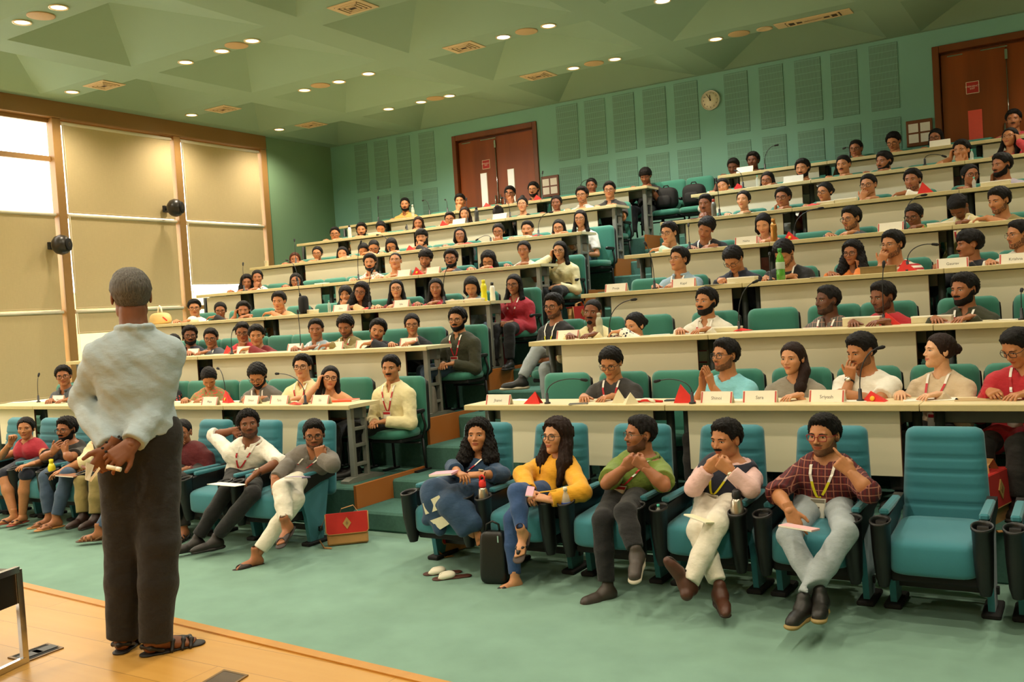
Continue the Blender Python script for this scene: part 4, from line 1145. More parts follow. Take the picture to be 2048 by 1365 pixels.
    nt_ = Hc+RN @ (V3(0, .018, -.06)*hs); nr = (.046 if fem else .056)*hs
    g.cap(N-t*.03+fo*.0, nt_, nr*1.06, nr*.98, k=.035)
    for s in A:
        E_, W_, hp, fd, pn = A[s]; a = (.86 if fem else 1)*g_('armw', 1)*sc/.97*(1.0 if not fem else 1.04)
        g.cap(Sh[s], E_, .048*a, .037*a, k=.02); g.cap(E_, E_+(W_-E_)*.35, .036*a, .039*a, k=.006); g.cap(E_+(W_-E_)*.35, W_, .039*a, .026*a, k=.01)
    parts = []
    V, Q = g.mesh(); parts.append((V, Q, 0))
    hv, hq, hm = head_template(hH, fem, g_('eyes', 'open'), g_('mouth', 'flat'))
    parts.append(((hv*hs*V3(*g_('hscale', (1, 1, 1)))) @ RN.T+Hc, hq, hm))
    for s in A:
        E_, W_, hp, fd, pn = A[s]; hv, hq = hand_template(hp, .42 if lod < 2 else .7)
        F3 = frame_m(fd, -pn); vv = hv*(.90 if fem else 1.0)*min(1.04, g_('hs', 1.0))*(1, 1 if s == -1 else -1, 1)
        qq = hq if s == -1 else hq[:, ::-1]
        parts.append((vv @ F3.T+W_-F3[:, 0]*.0, qq, 0))
    for s in LG:
        h0, K_, A_, td, uu = LG[s]
        if g_('shoe', 'sneaker') in ('thong', 'sandal', 'slide', 'bare') and lod < 2:
            fv, fq = foot_template(); Fm = frame_m(td, uu); parts.append(((fv*(.9 if fem else 1)*(1, -s, 1)) @ Fm.T+A_, fq if s == -1 else fq[:, ::-1], 0))
        if g_('bareshin'):
            gg = Grid(np.minimum(K_, A_)-.1, np.maximum(K_, A_)+.1, hB*1.1); gg.cap(K_, K_*.6+A_*.4, .055, .056, k=.03); gg.cap(K_*.6+A_*.4, A_, .056, .036, k=.03); gg2 = Grid(np.minimum(K_, h0)-.1, np.maximum(K_, h0)+.1, hB*1.2); gg2.cap(h0, K_, .075, .055, k=.03); V, Q = gg.mesh(); parts.append((V, Q, 0)); V, Q = gg2.mesh(); parts.append((V, Q, 0))
        elif g_('shoe') in ('thong', 'sandal', 'slide', 'bare'):
            gg = Grid(A_-.12, A_+.14, hB); gg.cap(A_+nrm(K_-A_)*.10, A_-uu*.01, .034, .033, k=.02); V, Q = gg.mesh(); parts.append((V, Q, 0))
    V, Q, M_ = merge(parts)
    root = thing('person', sp['label'], 'person', tuple(O), 0, g_('group', 'people of the audience'))
    ss = skin_set(g_('skin', 2))
    ob('body', raw_mesh('body', V, Q, ss, M_), root)
    hm_ = HAIRC[g_('hairc', 'black')]
    M4 = Matrix.Translation(Vector(Hc)) @ Rm.to_4x4() @ Matrix.Scale(hs, 4)
    def put(nm, me, **k):
        o = ob(nm, me, root); o.matrix_local = M4 @ k.get('X', Matrix.Identity(4)); return o
    st = g_('hair', 'short')
    if st != 'none':
        X = Matrix.Diagonal((-1 if g_('flip') else 1, 1, 1, 1))
        if g_('flip'): pass
        me = hair_mesh(st, hHair, hm_); o = put('headscarf' if st == 'scarf' else 'hair', me)
    if g_('beard'): put('moustache' if g_('beard') == 'moustache' else 'beard', beard_mesh(g_('beard'), max(.34, hHair*.7), mat('stubble_%d' % g_('skin', 2), [c*.30 for c in srgb(SKIN[g_('skin', 2)])], .8) if g_('beard') == 'stubble' else hm_ if g_('hairc', 'black') == 'black' else HAIRC['black']))
    if g_('glasses'): put('glasses', glasses_mesh({'b': frame_b, 'w': frame_w, 'r': frame_r}[g_('glasses')]))
    # ---- shirt
    top = g_('top', 'tee'); cm = cloth(g_('color', 'white'), g_('pattern')); sl = {'tee': 'short', 'shirt': 'long', 'half': 'short', 'kurta': 'long', 'sleeveless': 'none', 'rolled': 'rolled', 'sweater': 'long', 'vest': 'long'}[top]
    sl = g_('sleeve', sl)
    lo2, hi2 = lo-.03, hi+.03; CUT = []
    if LG and top in ('kurta',): lo2[2] = min(lo2[2], P[2]-.25)
    G = Grid(lo2, hi2, hB)
    c = g_('loose', .010); torso(G, c)
    GT = Grid(lo2, hi2, hB); GT.D = G.D.copy()
    if top in ('kurta',) and LG:
        for s in LG: G.cap(LG[s][0], LG[s][0]+(LG[s][1]-LG[s][0])*g_('skirt', .55), .108, .098, k=.05)
    # neckline
    G.cap(N+fo*.012+t*.01, N+t*.09+fo*.012, nr*1.12+.004, nr*1.3+.02, k=.004, op='cut')
    col = top in ('shirt', 'half', 'rolled', 'vest') or g_('collar')
    vn = g_('vneck', .055 if col else (.05 if top in ('kurta',) else .02))
    if vn > .02: G.cap(N+fo*.055+t*.02, N+fo*.10-t*vn, .026, .010, k=.01, op='cut')
    if col:
        ring_ = []
        for i in range(13):
            a = R_(28+304*i/12); ring_.append(N+t*(.030+.012*math.cos(a*1.0)*-1)+(fo*math.cos(a)+e*math.sin(a))*(nr*1.22+.004)+fo*.006)
        for a, b in zip(ring_[:-1], ring_[1:]): G.cap(a, b, .0125, k=.008)
        for s in (-1, 1): G.cap(ring_[0 if s == 1 else -1], N+fo*.092-t*.028+e*s*.045, .011, .006, k=.008)
    if g_('tuck') is not None:
        tx, ty, tz = G.ax[0][:, None, None], G.ax[1][None, :, None], G.ax[2][None, None, :]
        pr = (tx-P[0])*t[0]+(ty-P[1])*t[1]+(tz-P[2])*t[2]; G.D = np.maximum(G.D, g_('tuck')-pr).astype(np.float32)
    for s in A:
        E_, W_ = A[s][:2]; a = (.86 if fem else 1)*g_('armw', 1)*sc/.97*(1.0 if not fem else 1.04); lo_ = g_('sleeve_loose', .010)+c*.5
        q = (W_-E_)
        if sl == 'none': continue
        if sl == 'short': G.cap(Sh[s], Sh[s]+(E_-Sh[s])*.74, .049*a+lo_, .053*a+lo_, k=.03); CUT.append((Sh[s]+(E_-Sh[s])*.72, E_-Sh[s], .085))
        else:
            G.cap(Sh[s], E_, .047*a+lo_, .041*a+lo_, k=.03)
            G.cap(E_, E_+q*(.94 if sl == 'long' else (.55 if sl == 'half34' else .16)), .044*a+lo_, (.034 if sl == 'long' else .046)*a+lo_, k=.02)
            CUT.append((E_+q*{'long': .95, 'half34': .56}.get(sl, .18), q, .075 if sl != 'long' else .055))
            if sl == 'long' and top in ('shirt',): G.cap(E_+q*.86, E_+q*.95, .034*a+lo_*.9, k=.004)
            if sl == 'rolled': G.cap(E_+q*.10, E_+q*.17, .049*a+lo_, k=.006)
    x_, y_, z_ = G.ax[0][:, None, None], G.ax[1][None, :, None], G.ax[2][None, None, :]
    for c_1, n_1, r_1 in CUT: G.cutplane(c_1, n_1, r_1)
    sd = (O[0]*7.3) % 6
    G.D = G.D+(g_('fold', .006)*(nz(x_, y_, z_*1.4, 26, sd)*np.sin(z_*19+x_*23+sd)+.5*nz(y_+z_*.4, z_+x_*.7, x_, 63, sd))).astype(np.float32)*(np.clip(1.2-abs(z_-N[2])*0, 0, 1))
    V, Q = G.mesh()
    ob({'kurta': 'kurta', 'tee': 'tee_shirt', 'sweater': 'top', 'sleeveless': 'top', 'vest': 'shirt'}.get(top, 'shirt'), raw_mesh('shirt', V, Q, [cm]), root)
    GS = GT
    if top == 'vest':
        G2 = Grid(lo2, hi2, hB); torso(G2, c+.014); G2.cap(N+fo*.012+t*.01, N+t*.09+fo*.012, nr*1.3, nr*1.6+.02, k=.004, op='cut'); G2.cap(N+fo*.06+t*.02, N+fo*.12-t*.12, .03, .012, k=.01, op='cut')
        for s in A: G2.cap(Sh[s]+e*s*.035, Sh[s]+e*s*.2, .085, .12, k=.02, op='cut')
        V, Q = G2.mesh(); ob('waistcoat', raw_mesh('vest', V, Q, [cloth(g_('vestcolor', 'navy'))]), root); GS = G2
    if g_('placket') or top in ('shirt', 'half', 'rolled'):
        pass
    # ---- trousers
    if LG:
        pl = [P]+[x for s in LG for x in LG[s][:3]]
        G3 = Grid(np.min(pl, 0)-.14, np.max(pl, 0)+.14, hB*1.15); tw = g_('legw', 1.0); up_ = g_('hem', 1.0)
        G3.cap(P-e*.06-t*.0, P+e*.06, .115+.004, k=.05, flat=(f, .9)); G3.cap(P, P+t*(.06 if g_('tuck') is None else g_('tuck')), .118*sc, (.118 if g_('tuck') is None else .126)*sc, k=.04, flat=(fo, .85))
        for s in LG:
            h0, K_, A_, td, uu = LG[s]
            G3.cap(h0, K_, .094*(.95 if fem else 1), .068*tw, k=.05)
            if g_('hemat') != 'knee':
                q = K_+(A_-K_)*.45; A2 = K_+(A_-K_)*g_('hemlen', .90)
                G3.cap(K_, q, .066*tw, .064*tw, k=.02); G3.cap(q, A2, .064*tw, .054*tw if not g_('skinny') else .042, k=.02)
        for a_, b_, r1, r2 in g_('extra', []): G3.cap(np.array(a_)-O, np.array(b_)-O, r1, r2, k=.05)
        for s in LG:
            if g_('hemat') != 'knee' and not g_('nocut'):
                K_, A_ = LG[s][1:3]; G3.cutplane(K_+(A_-K_)*(g_('hemlen', .90)+.01), A_-K_, .095)
        x_, y_, z_ = G3.ax[0][:, None, None], G3.ax[1][None, :, None], G3.ax[2][None, None, :]
        G3.D = G3.D+(.004*(nz(x_, y_, z_, 30, sd)+.5*nz(z_, x_, y_, 55, sd))).astype(np.float32)
        V, Q = G3.mesh(); ob(g_('bottomname', 'trousers'), raw_mesh('trousers', V, Q, [cloth(g_('bottom', 'dark grey'))]), root)
        sk = g_('shoe', 'sneaker')
        if lod < 3 and sk != 'bare':
            ps = shoe_parts(sk)
            for s in LG:
                h0, K_, A_, td, uu = LG[s]; Fm = frame_m(td, uu); pa = []
                for mi, q in ((0, 'upper'), (1, 'sole')):
                    v, qd = ps[q]; pa.append(((v*(.94 if fem else 1)*(1, -s, 1)) @ Fm.T+A_, qd if s == -1 else qd[:, ::-1], mi))
                V, Q, M_ = merge(pa)
                ob({'thong': 'flip_flop', 'sandal': 'sandal', 'slide': 'slipper'}.get(sk, 'shoe'), raw_mesh('shoe', V, Q, [mat('shoe_upper_'+g_('shoec', '1c1815'), g_('shoec', '1c1815'), .5, noise=.1, nscale=60), mat('sole_'+g_('solec', '2a2622'), g_('solec', '2a2622'), .6, noise=.05)], M_), root)
    # ---- lanyard with badge
    if g_('lanyard'):
        lc = g_('lanyard'); q1 = g_('lanlen', .36)
        Cc = lp(q1)
        def surf(b):
            b = b+fo*.30
            for _ in range(120):
                d = GS.val(b)
                if d < .012: break
                b = b-fo*min(max(d*.7, .003), .012)
            return b
        for s in (-1, 1):
            vs = []; n_ = 16; mi = []
            for i in range(n_+1):
                q = i/n_; b = N*(1-q)+Cc*q+e*s*(.068*(1-q)**.7+.006); b = b+t*(.045*max(0, 1-q*6))
                p = surf(b) if q > .04 else N+e*s*.068+t*.03+fo*.0
                w = e*.0085; vs += [p-w, p+w, ]
            Q = [[2*i, 2*i+1, 2*i+3, 2*i+2] for i in range(n_)]
            m1, m2 = (lan_w, lan_r) if lc == 'red' else (lan_w, lan_y)
            mi = [0 if (i < 3 or i in (7, 8)) else 1 for i in range(n_)] if lc == 'red' else [0 if i < 7 else 1 for i in range(n_)]
            ob('lanyard', raw_mesh('lanyard', vs, Q, [m1, m2], mi, False), root)
        if g_('badge', lod < 2):
            pb = surf(Cc-t*.0)+fo*.016; bz = -nrm(up-fo*(up@fo)*.3); mb = MB(); F3 = Matrix(np.stack([e, -fo, t], 1).tolist()).to_4x4(); F3.translation = Vector(pb-t*.070)
            mb.box((-.048, -.002, -.070), (.048, .001, .070), 0, F3); mb.box((-.042, -.004, -.064), (.042, -.0015, .040), 1, F3); mb.box((-.042, -.004, .042), (.042, -.0015, .064), 2, F3); mb.box((-.042, -.0045, -.064), (.042, -.002, -.052), 3, F3); mb.box((-.014, -.0046, -.012), (.014, -.003, .018), 4, F3) if lc == 'yellow' else None
            mb.build('name_badge', [mat('badge_sleeve', 'd9d4c4', .3), paper, lan_r if lc == 'red' else mat('badge_band_grey', '8a8474', .5), lan_r if lc == 'red' else lan_y, mat('badge_photo', '6a5a4c', .5)], root)
    if g_('watch'):
        s = g_('watch'); E_, W_ = A[s][:2]; ax_ = nrm(W_-E_); c0 = E_+(W_-E_)*.93; mb = MB(); pn = nrm(np.array(A[s][4], float)*-1); Fm = frame_m(ax_, pn)
        for k_ in range(17): pass
        pts_ = [c0+Fm[:, 1]*math.cos(a)*.031+Fm[:, 2]*math.sin(a)*.029 for a in [2*math.pi*i/16 for i in range(17)]]
        mb.tube([tuple(p) for p in pts_], .007, 6, 0, False)
        M2 = Matrix(Fm.tolist()).to_4x4(); M2.translation = Vector(c0+Fm[:, 2]*.030); mb.lathe([(.019, 0), (.019, .008), (.001, .009)], 16, 1, M2)
        mb.build('wrist_watch', [mat('watch_strap', g_('strapc', '1a1512'), .4, .3), mat('watch_face', 'd8d0b8', .2, .6)], root)
    return root, dict(N=N+O, P=P+O, A=A, Sh=Sh, fo=fo, e=e, f=f, t=t, O=O)
# ---------------------------------------------------------------- the audience behind the desks
HW = {'sh':'short','th':'thick','cu':'curly','cr':'crop','qu':'quiff','sp':'spiky','mo':'mop','lo':'long','wa':'wavy','lc':'longcurly','bu':'bun','po':'pony','bo':'bob','st':'straight','ti':'tied','si':'sidepony','sc':'scarf'}
HL = {'sh':'short hair','th':'thick dark hair','cu':'curly hair','cr':'cropped hair','qu':'swept hair','sp':'spiky hair','mo':'fringe of hair','lo':'long hair','wa':'wavy hair','lc':'curly hair','bu':'hair bun','po':'ponytail','bo':'bobbed hair','st':'long straight hair','ti':'tied hair','si':'long side ponytail','sc':'pale headscarf'}
TN = {'tee':'tee','shirt':'shirt','half':'polo shirt','kurta':'kurta','sweater':'top','sleeveless':'camisole','rolled':'shirt'}
# row u v hair skin colour top marks right-hand left-hand [key=value ...]
TABLE = '''
T1L 127 753 th 2 slate shirt g desk desk yd=10 lean=1 roll=-4
T1L 322 748 lo 2 black kurta F desk desk pat=floral
T1L 418 757 ti 1 khaki kurta Fc desk desk pitch=42 pat=floral
T1L 515 752 th 1 mid_grey shirt gbl write desk pitch=34 yd=12 lean=1
T1L 605 735 th 0 cream shirt gl desk desk yd=10 pitch=-2
T1L 660 757 st 0 peach sleeveless Fg temple cross roll=10 lean=1 yd=-14 pitch=-2
T1L 782 737 sh 1 cream shirt ml lap lap end=1 bottom=black byaw=0 legyaw=48 yd=4
T1R 1222 727 th 1 dark_grey tee gl desk desk pitch=22 yd=-10
T1R 1450 712 th 1 cyan tee gs pray pray yd=10 pitch=-2
T1R 1585 718 si 0 grey tee F desk desk yd=-12 pitch=2 hc=brown
T1R 1722 703 th 1 white tee sw mouth cross pitch=16 yd=6
T1R 1878 703 ti 5 beige sweater Fnl desk desk yd=22 hc=brown pitch=-4
T1R 2035 695 sh 1 red kurta gl write desk pitch=30
T2L 348 687 lo 1 orange kurta F desk desk yd=-4
T2L 380 672 th 3 navy shirt gb desk desk yd=-4
T2L 422 677 sh 2 slate shirt gl desk desk yd=10 pitch=10
T2L 485 665 sh 2 red tee g chin desk pitch=12
T2L 513 672 th 1 maroon sweater - cross cross pitch=8 lean=1
T2L 632 660 sh 2 pale_blue shirt l desk desk pitch=4
T2L 691 653 th 2 khaki shirt sl cross cross pitch=22 yd=10
T2L 755 662 th 1 dark_navy shirt s cross cross roll=16 pitch=6 lean=1 yd=-10
T2L 824 650 ti 1 black kurta Fg desk desk yd=-12
T2L 915 640 th 1 dark_olive shirt gbl lap lap end=1 bottom=denim yd=8 byaw=0 legyaw=40
T2R 1107 614 th 2 black tee gsy down lap end=2 bottom=pale_denim yd=8
T2R 1185 625 cr 3 cream shirt o desk desk roll=6 yd=-6
T2R 1270 652 ti 0 white kurta F cross cross lean=1 pat=floral pitch=8 yd=18
T2R 1412 605 th 1 offwhite shirt bln desk desk yd=6 pitch=-4
T2R 1655 602 sh 4 mid_grey shirt sl lap lap pat=plaid yd=22 pitch=0
T2R 1765 595 sp 3 red half s desk desk pitch=10 yd=12
T2R 1928 580 th 2 dark_olive shirt bl desk desk yd=4
T3L 389 617 th 1 white shirt g desk desk
T3L 441 622 ti 2 black kurta Fg cross cross lean=1 pitch=8
T3L 487 622 th 2 navy tee b temple desk lean=1
T3L 558 603 th 1 peach tee - chin cross lean=1 pitch=8 yd=14
T3L 691 590 sc 1 cream kurta F mouth desk pat=floral
T3L 722 585 lc 2 tan kurta Fg cross cross roll=10 lean=1 yd=8
T3L 793 579 st 0 maroon kurta Fg desk desk pitch=-2 yd=-4
T3L 872 577 st 2 crimson kurta F desk desk yd=-6
T3L 943 574 bo 1 pale_denim kurta Fc desk desk pitch=28 yd=-4
T3L 1028 570 lo 2 crimson kurta Fgl lap lap end=1 bottom=black yd=6
T3R 1358 520 th 1 sky_blue half Gl desk desk yd=18 pitch=-6
T3R 1467 519 th 1 navy shirt gc write desk pitch=42 lean=1 yd=4
T3R 1568 507 th 1 black tee csl desk desk pitch=44 lean=1
T3R 1705 507 lc 2 orange kurta Fgn desk cheek yd=-4 hs=.95
T3R 1785 490 th 1 red tee Gs mouth cross pat=stripe lean=1 yd=8
T3R 1938 490 mo 2 dark_navy shirt m desk desk yd=38 pitch=4
T3R 2038 470 sh 1 offwhite shirt Gsl desk desk yd=26
T4L 494 566 lc 2 navy kurta F desk desk
T4L 515 556 ti 2 white kurta F mouth desk pat=floral
T4L 592 563 lo 2 maroon kurta Fg desk mouth lean=1
T4L 740 526 th 1 offwhite shirt bl desk desk pat=floral
T4L 791 523 cr 1 peach sweater G desk desk pitch=-8
T4L 851 518 mo 2 navy tee s desk desk pitch=14 roll=8
T4L 902 518 th 2 slate shirt gb desk desk
T4L 977 522 wa 1 red kurta Fgc desk desk pitch=22
T4L 1048 501 ti 2 white tee F desk desk
T4L 1120 502 st 0 cream sweater Fg temple lap end=1 bottom=black yd=4
T4R 1338 467 th 0 mint shirt g chin cross lean=1 yd=14 pitch=4
T4R 1412 457 th 2 dark_navy tee cl desk desk pitch=30 roll=26 lean=1
T4R 1527 449 bo 0 pink kurta Fc desk desk pitch=24 hc=black yd=-8
T4R 1702 438 th 1 slate shirt gs desk desk yd=16 pitch=6
T4R 1828 432 ti 3 green kurta Fg desk desk pitch=18 pat=floral
T4R 1917 414 sh 3 cream shirt cl desk desk pitch=62
T4R 1998 402 th 1 khaki tee s cross cross lean=1 pitch=12 yd=14
T5L 590 520 lo 2 orange kurta F desk desk hc=auburn lean=1
T5L 635 508 ti 1 dark_grey kurta Fg desk desk yd=8
T5L 685 509 lo 1 pink kurta F cheek desk lean=1
T5L 727 502 ti 1 slate kurta Fc desk desk pitch=25 lean=1
T5L 748 496 cr 1 orange tee gb cross cross pitch=24 lean=1
T5L 783 492 bo 1 lilac kurta Fgc desk desk pitch=25 lean=1
T5L 843 476 mo 1 black sweater b mouth cross lean=1
T5L 920 472 bo 2 black kurta Fg desk desk yd=-8 pitch=-4
T5L 997 464 ti 2 black kurta Fg mouth mouth lean=1 pitch=10
T5L 1055 460 sh 1 offwhite shirt m desk desk
T5L 1118 457 bo 1 white tee Fg mouth desk lean=1
T5L 1161 438 st 1 white tee Fg down lap end=1 bottom=denim
T5R 1411 409 sh 3 offwhite shirt m clasp clasp lean=1
T5R 1487 401 ti 0 black sweater Fl desk desk pitch=-2
T5R 1566 396 th 2 offwhite half g cheek desk
T5R 1650 385 ti 1 maroon kurta Fg desk desk yd=14 pitch=4
T5R 1737 371 sh 1 khaki half g mouth desk
T5R 1825 361 th 2 white shirt sl cross cross yd=-4
T5R 1940 351 ti 2 black kurta Fg desk desk yd=-50
T5R 2003 331 th 2 lilac tee b cheek desk yd=22
T6L 670 469 sh 1 tan shirt g desk desk lean=1
T6L 723 461 th 1 mustard tee b chin desk
T6L 762 457 ti 1 tan kurta Fc desk desk pitch=25 lean=1
T6L 837 448 lo 2 brown kurta F mouth desk hc=brown
T6L 900 440 sh 1 navy tee gc desk desk lean=1
T6L 930 429 lo 0 black kurta F desk desk hc=brown
T6L 997 428 bu 1 black kurta Fc desk desk pitch=60 lean=1
T6L 1045 410 bu 0 black sleeveless FG desk desk pitch=-2
T6L 1113 407 ti 3 crimson kurta F desk desk
T6L 1164 391 th 1 offwhite shirt gs desk desk yd=4
T6L 1219 381 qu 1 dark_grey half gn desk desk yd=-6 end=1 bottom=black
T6R 1447 374 ti 1 offwhite kurta F desk cheek roll=-20 lean=1
T6R 1535 362 bo 2 black kurta Fg mouth desk lean=1
T6R 1605 338 th 1 offwhite shirt b desk desk pitch=6
T6R 1687 331 sh 1 offwhite tee m desk desk
T6R 1768 324 th 2 cream shirt b desk desk yd=18
T6R 1923 302 th 1 pink tee - temple mouth lean=1
T6R 2020 276 st 1 red kurta FG desk temple pitch=-8
T7L 810 410 sh 1 mustard shirt b desk desk
T7L 920 403 th 1 mustard shirt - mouth desk
T7L 1020 388 th 2 white tee g desk mouth
T7L 1067 380 th 1 navy shirt gb desk desk yd=8
T7L 1183 373 sh 3 crimson tee - desk desk
T7L 1291 353 mo 3 black tee - desk desk pitch=26 end=1 bottom=black
T7R 1467 334 sh 4 brown tee c desk desk pitch=20 lean=1
T7R 1506 322 th 4 crimson shirt - desk desk
T7R 1712 299 sh 2 slate tee g desk desk
T7R 1787 284 th 1 black tee gc desk desk pitch=22
T7R 1872 276 bo 2 navy kurta Fg desk desk pitch=8 lean=1
T7R 2027 240 th 2 crimson tee m desk desk yd=-14
'''
ROWS = [l.split() for l in TABLE.strip().split('\n')]
LX, LY = -3.98, 2.95      # where the lecturer stands
AUD = []
for r in ROWS:
    k = int(r[0][1])-1; side = r[0][2]; kv = dict(x.split('=') for x in r[10:]); u, v = float(r[1]), float(r[2])
    lean = kv.get('lean'); end = kv.get('end')
    p = at(u, v, y=YK[k]+(.46 if lean else .60))
    AUD.append(dict(k=k, side=side, head=p, r=r, kv=kv))
USED = {}
for k in range(7):
    for side in 'LR':
        g = sorted([a for a in AUD if a['k'] == k and a['side'] == side], key=lambda a: -a['head'].x if side == 'L' else a['head'].x)
        for i, a in enumerate(g): a['n'] = i
        USED[(k, side)] = g
NUM = ['first','second','third','fourth','fifth','sixth','seventh','eighth','ninth','tenth','eleventh','twelfth','thirteenth','fourteenth','fifteenth']
def build_aud(a):
    r, kv, k = a['r'], a['kv'], a['k']; mk = r[7]; p = a['head']
    fem = 'F' in mk; col = r[5].replace('_', ' '); top = r[6]
    aim = math.degrees(math.atan2(p.x-LX, p.y-LY)); yaw = aim+float(kv.get('yd', 0))
    end = kv.get('end')
    gl = 'b' if 'g' in mk else ('w' if 'G' in mk else None)
    bd = 'beard' if 'b' in mk else ('stubble' if 's' in mk else ('goatee' if 'o' in mk else ('moustache' if 'm' in mk else None)))
    feats = []
    if gl: feats.append('glasses')
    if bd: feats.append({'beard':'beard','stubble':'stubble','goatee':'goatee','moustache':'moustache'}[bd])
    if len(feats) < 2: feats = ([HL[r[3]].replace('long straight', 'long').replace('long side ponytail', 'side ponytail')]+feats)[:2] if len(feats) < 1 or fem else feats
    pt = {'floral':'patterned ', 'plaid':'checked ', 'stripe':'striped '}.get(kv.get('pat'), '')
    lab = 'person in %s %s%s, %s, %s from aisle, %s row, %s' % (col, pt, TN[top], ' and '.join(feats), NUM[a['n']], ordn[k], side_n[a['side']])
    py = YK[k]+.60; loc = (p.x, YK[k]+.62, FZ[k])
    if kv.get('pat'): pass
    sp = dict(loc=loc, head=tuple(p), pelvis=((0.0), .0, .47), fem=fem, hair=HW[r[3]], skin=int(r[4]), color=col, top=top, yaw=yaw, pitch=float(kv.get('pitch', 4)), roll=float(kv.get('roll', 0)),
              ra=r[8], la=r[9], glasses=gl, beard=bd, lanyard='red' if 'l' in mk else ('yellow' if 'y' in mk else None), watch=-1 if 'w' in mk else None, pattern=kv.get('pat'),
              hairc=kv.get('hc', 'black'), label=lab, desk=DZ[k]-FZ[k], legyaw=float(kv.get('legyaw', 0)), eyes='closed' if 'c' in mk else 'open', mouth='smile' if 'n' in mk else 'flat', byaw=float(kv.get('byaw', yaw*.35)),
              lod=1 if k < 2 else (2 if k < 4 else 3), legs='sit' if (end or k < 1) else 'none', bottom=kv.get('bottom', 'dark grey').replace('_', ' '), hs=float(kv.get('hs', 1.0))*1.11, sc=1.10)
    if end: sp['pelvis'] = (0, .02, .49)
    if end == '2':
        fl = FZ[k]; x = p.x
        sp['rl'] = (tuple(at(1074, 703, y=YK[k]+.36)), tuple(at(1042, 760, y=YK[k]+.14)), (-.8, -.6, 0)); sp['ll'] = ((x+.08, YK[k]+.22, fl+.47), (x+.06, YK[k]+.26, fl+.09)); sp['shoec'] = '141615'; sp['solec'] = 'c8bfa8'; sp['byaw'] = 20
    root, info = person(sp)
    a['root'] = root
for a in AUD: build_aud(a)
# ---------------------------------------------------------------- the chairs behind the desks, one under every person and the empty ones between
SEATR = [-4.24+.543*i for i in range(9)]
SEATL = [-5.98-.533*i for i in range(11)]
proto_r = row_chair(); reg(proto_r); first = True
YCH = .68
for k in range(7):
    for side, xs in (('R', SEATR), ('L', SEATL)):
        px_ = sorted([a['head'].x for a in USED[(k, side)]]); pxs = []
        for x in px_:                     # neighbours who sit close share a gap evenly
            pxs.append(x if not pxs or x-pxs[-1] > .44 else pxs[-1]+.44)
        e0_, e1_ = ((-11.75, -5.78) if side == 'L' else (-4.32, .55)); pts_ = [e0_-.27]+pxs+[e1_+.27]; keep = list(pxs)
        for a_, b_ in zip(pts_[:-1], pts_[1:]):
            n_ = int(round((b_-a_)/.535))-1
            for q in range(1, n_+1): keep.append(a_+(b_-a_)*q/(n_+1))
        keep = sorted(keep, key=lambda x: -x if side == 'L' else x)
        if k == 6 and side == 'L': keep = [at(1395, 400, y=YK[6]+YCH).x, at(1340, 405, y=YK[6]+YCH).x]+keep
        for i, x in enumerate(keep):
            o = proto_r if first else copy_tree(proto_r); first = False
            o.location = (x, YK[k]+YCH, FZ[k])
            occ = any(abs(x-q) < .2 for q in px_)
            o['label'] = '%s green chair, %s desk row, %s, chair %s from the aisle' % ('occupied' if occ else 'empty', ordn[k], side_n[side], NUM[i])
            o['group'] = 'green chairs behind the desks'
# ---------------------------------------------------------------- the front row
pp = lambda u, v, y: tuple(at(u, v, y=y))
def pd(u, v, d):
    """point at distance d along the viewing direction"""
    q = CR.T @ np.array([(u-1024)/F*d, (v-682.5)/F*d, d]); return (q[0], q[1], q[2]+CAMZ)
HY = 5.86
def seat_x(x):
    return min(FCX_R+FCX_L, key=lambda c: abs(c-x))
def front_person(u, v, label, **k):
    h = pp(u, v, k.pop('hy', HY)); x = k.pop('bx', None); x = seat_x(h[0]) if x is None else x
    loc = (x, 5.86, 0)
    sp = dict(loc=loc, head=h, pelvis=(0, .06, k.pop('pz', .56)), lod=0, label=label, group='people of the front row', hs=1.11, sc=1.10, desk=.6)
    sp.update(k); return person(sp)
FP = {}
FP['blue'] = front_person(957, 873, 'person in dark blue dress with curly black hair, feet up on the aisle chair', fem=True, hair='longcurly', skin=1, top='kurta', color='teal blue', sleeve='half34', yaw=-16, pitch=-8, byaw=12, nocut=True, extra=[(pp(965, 985, 5.62), pp(872, 1002, 5.44), .10, .085), (pp(868, 1000, 5.42), pp(880, 1058, 5.38), .075, .05), (pp(905, 1010, 5.42), pp(925, 1062, 5.36), .085, .05), (pp(868, 1005, 5.42), pp(855, 1040, 5.40), .06, .045)],
    ra=dict(e=pp(905, 935, 5.72), w=pp(918, 948, 5.46), hp='half', fd=(.8, -.5, 0), pn=(0, 0, -1)), la=dict(e=pp(1005, 950, 5.74), w=pp(958, 950, 5.50), hp='half', fd=(-.9, -.3, 0), pn=(0, .3, -1)), watch=1, strapc='c9c2b0',
    rl=(pp(868, 985, 5.46), pp(935, 1030, 5.42), (.1, -.4, -.9), (0, -1, .3)), ll=(pp(905, 1010, 5.40), pp(948, 1045, 5.40), (.25, -.35, -.9), (0, -1, .3)), bottom='teal blue', legw=1.45, hemlen=.95, bottomname='skirt', shoe='bare', lanyard='red', lanlen=.42, badge=False, skirt=.8)
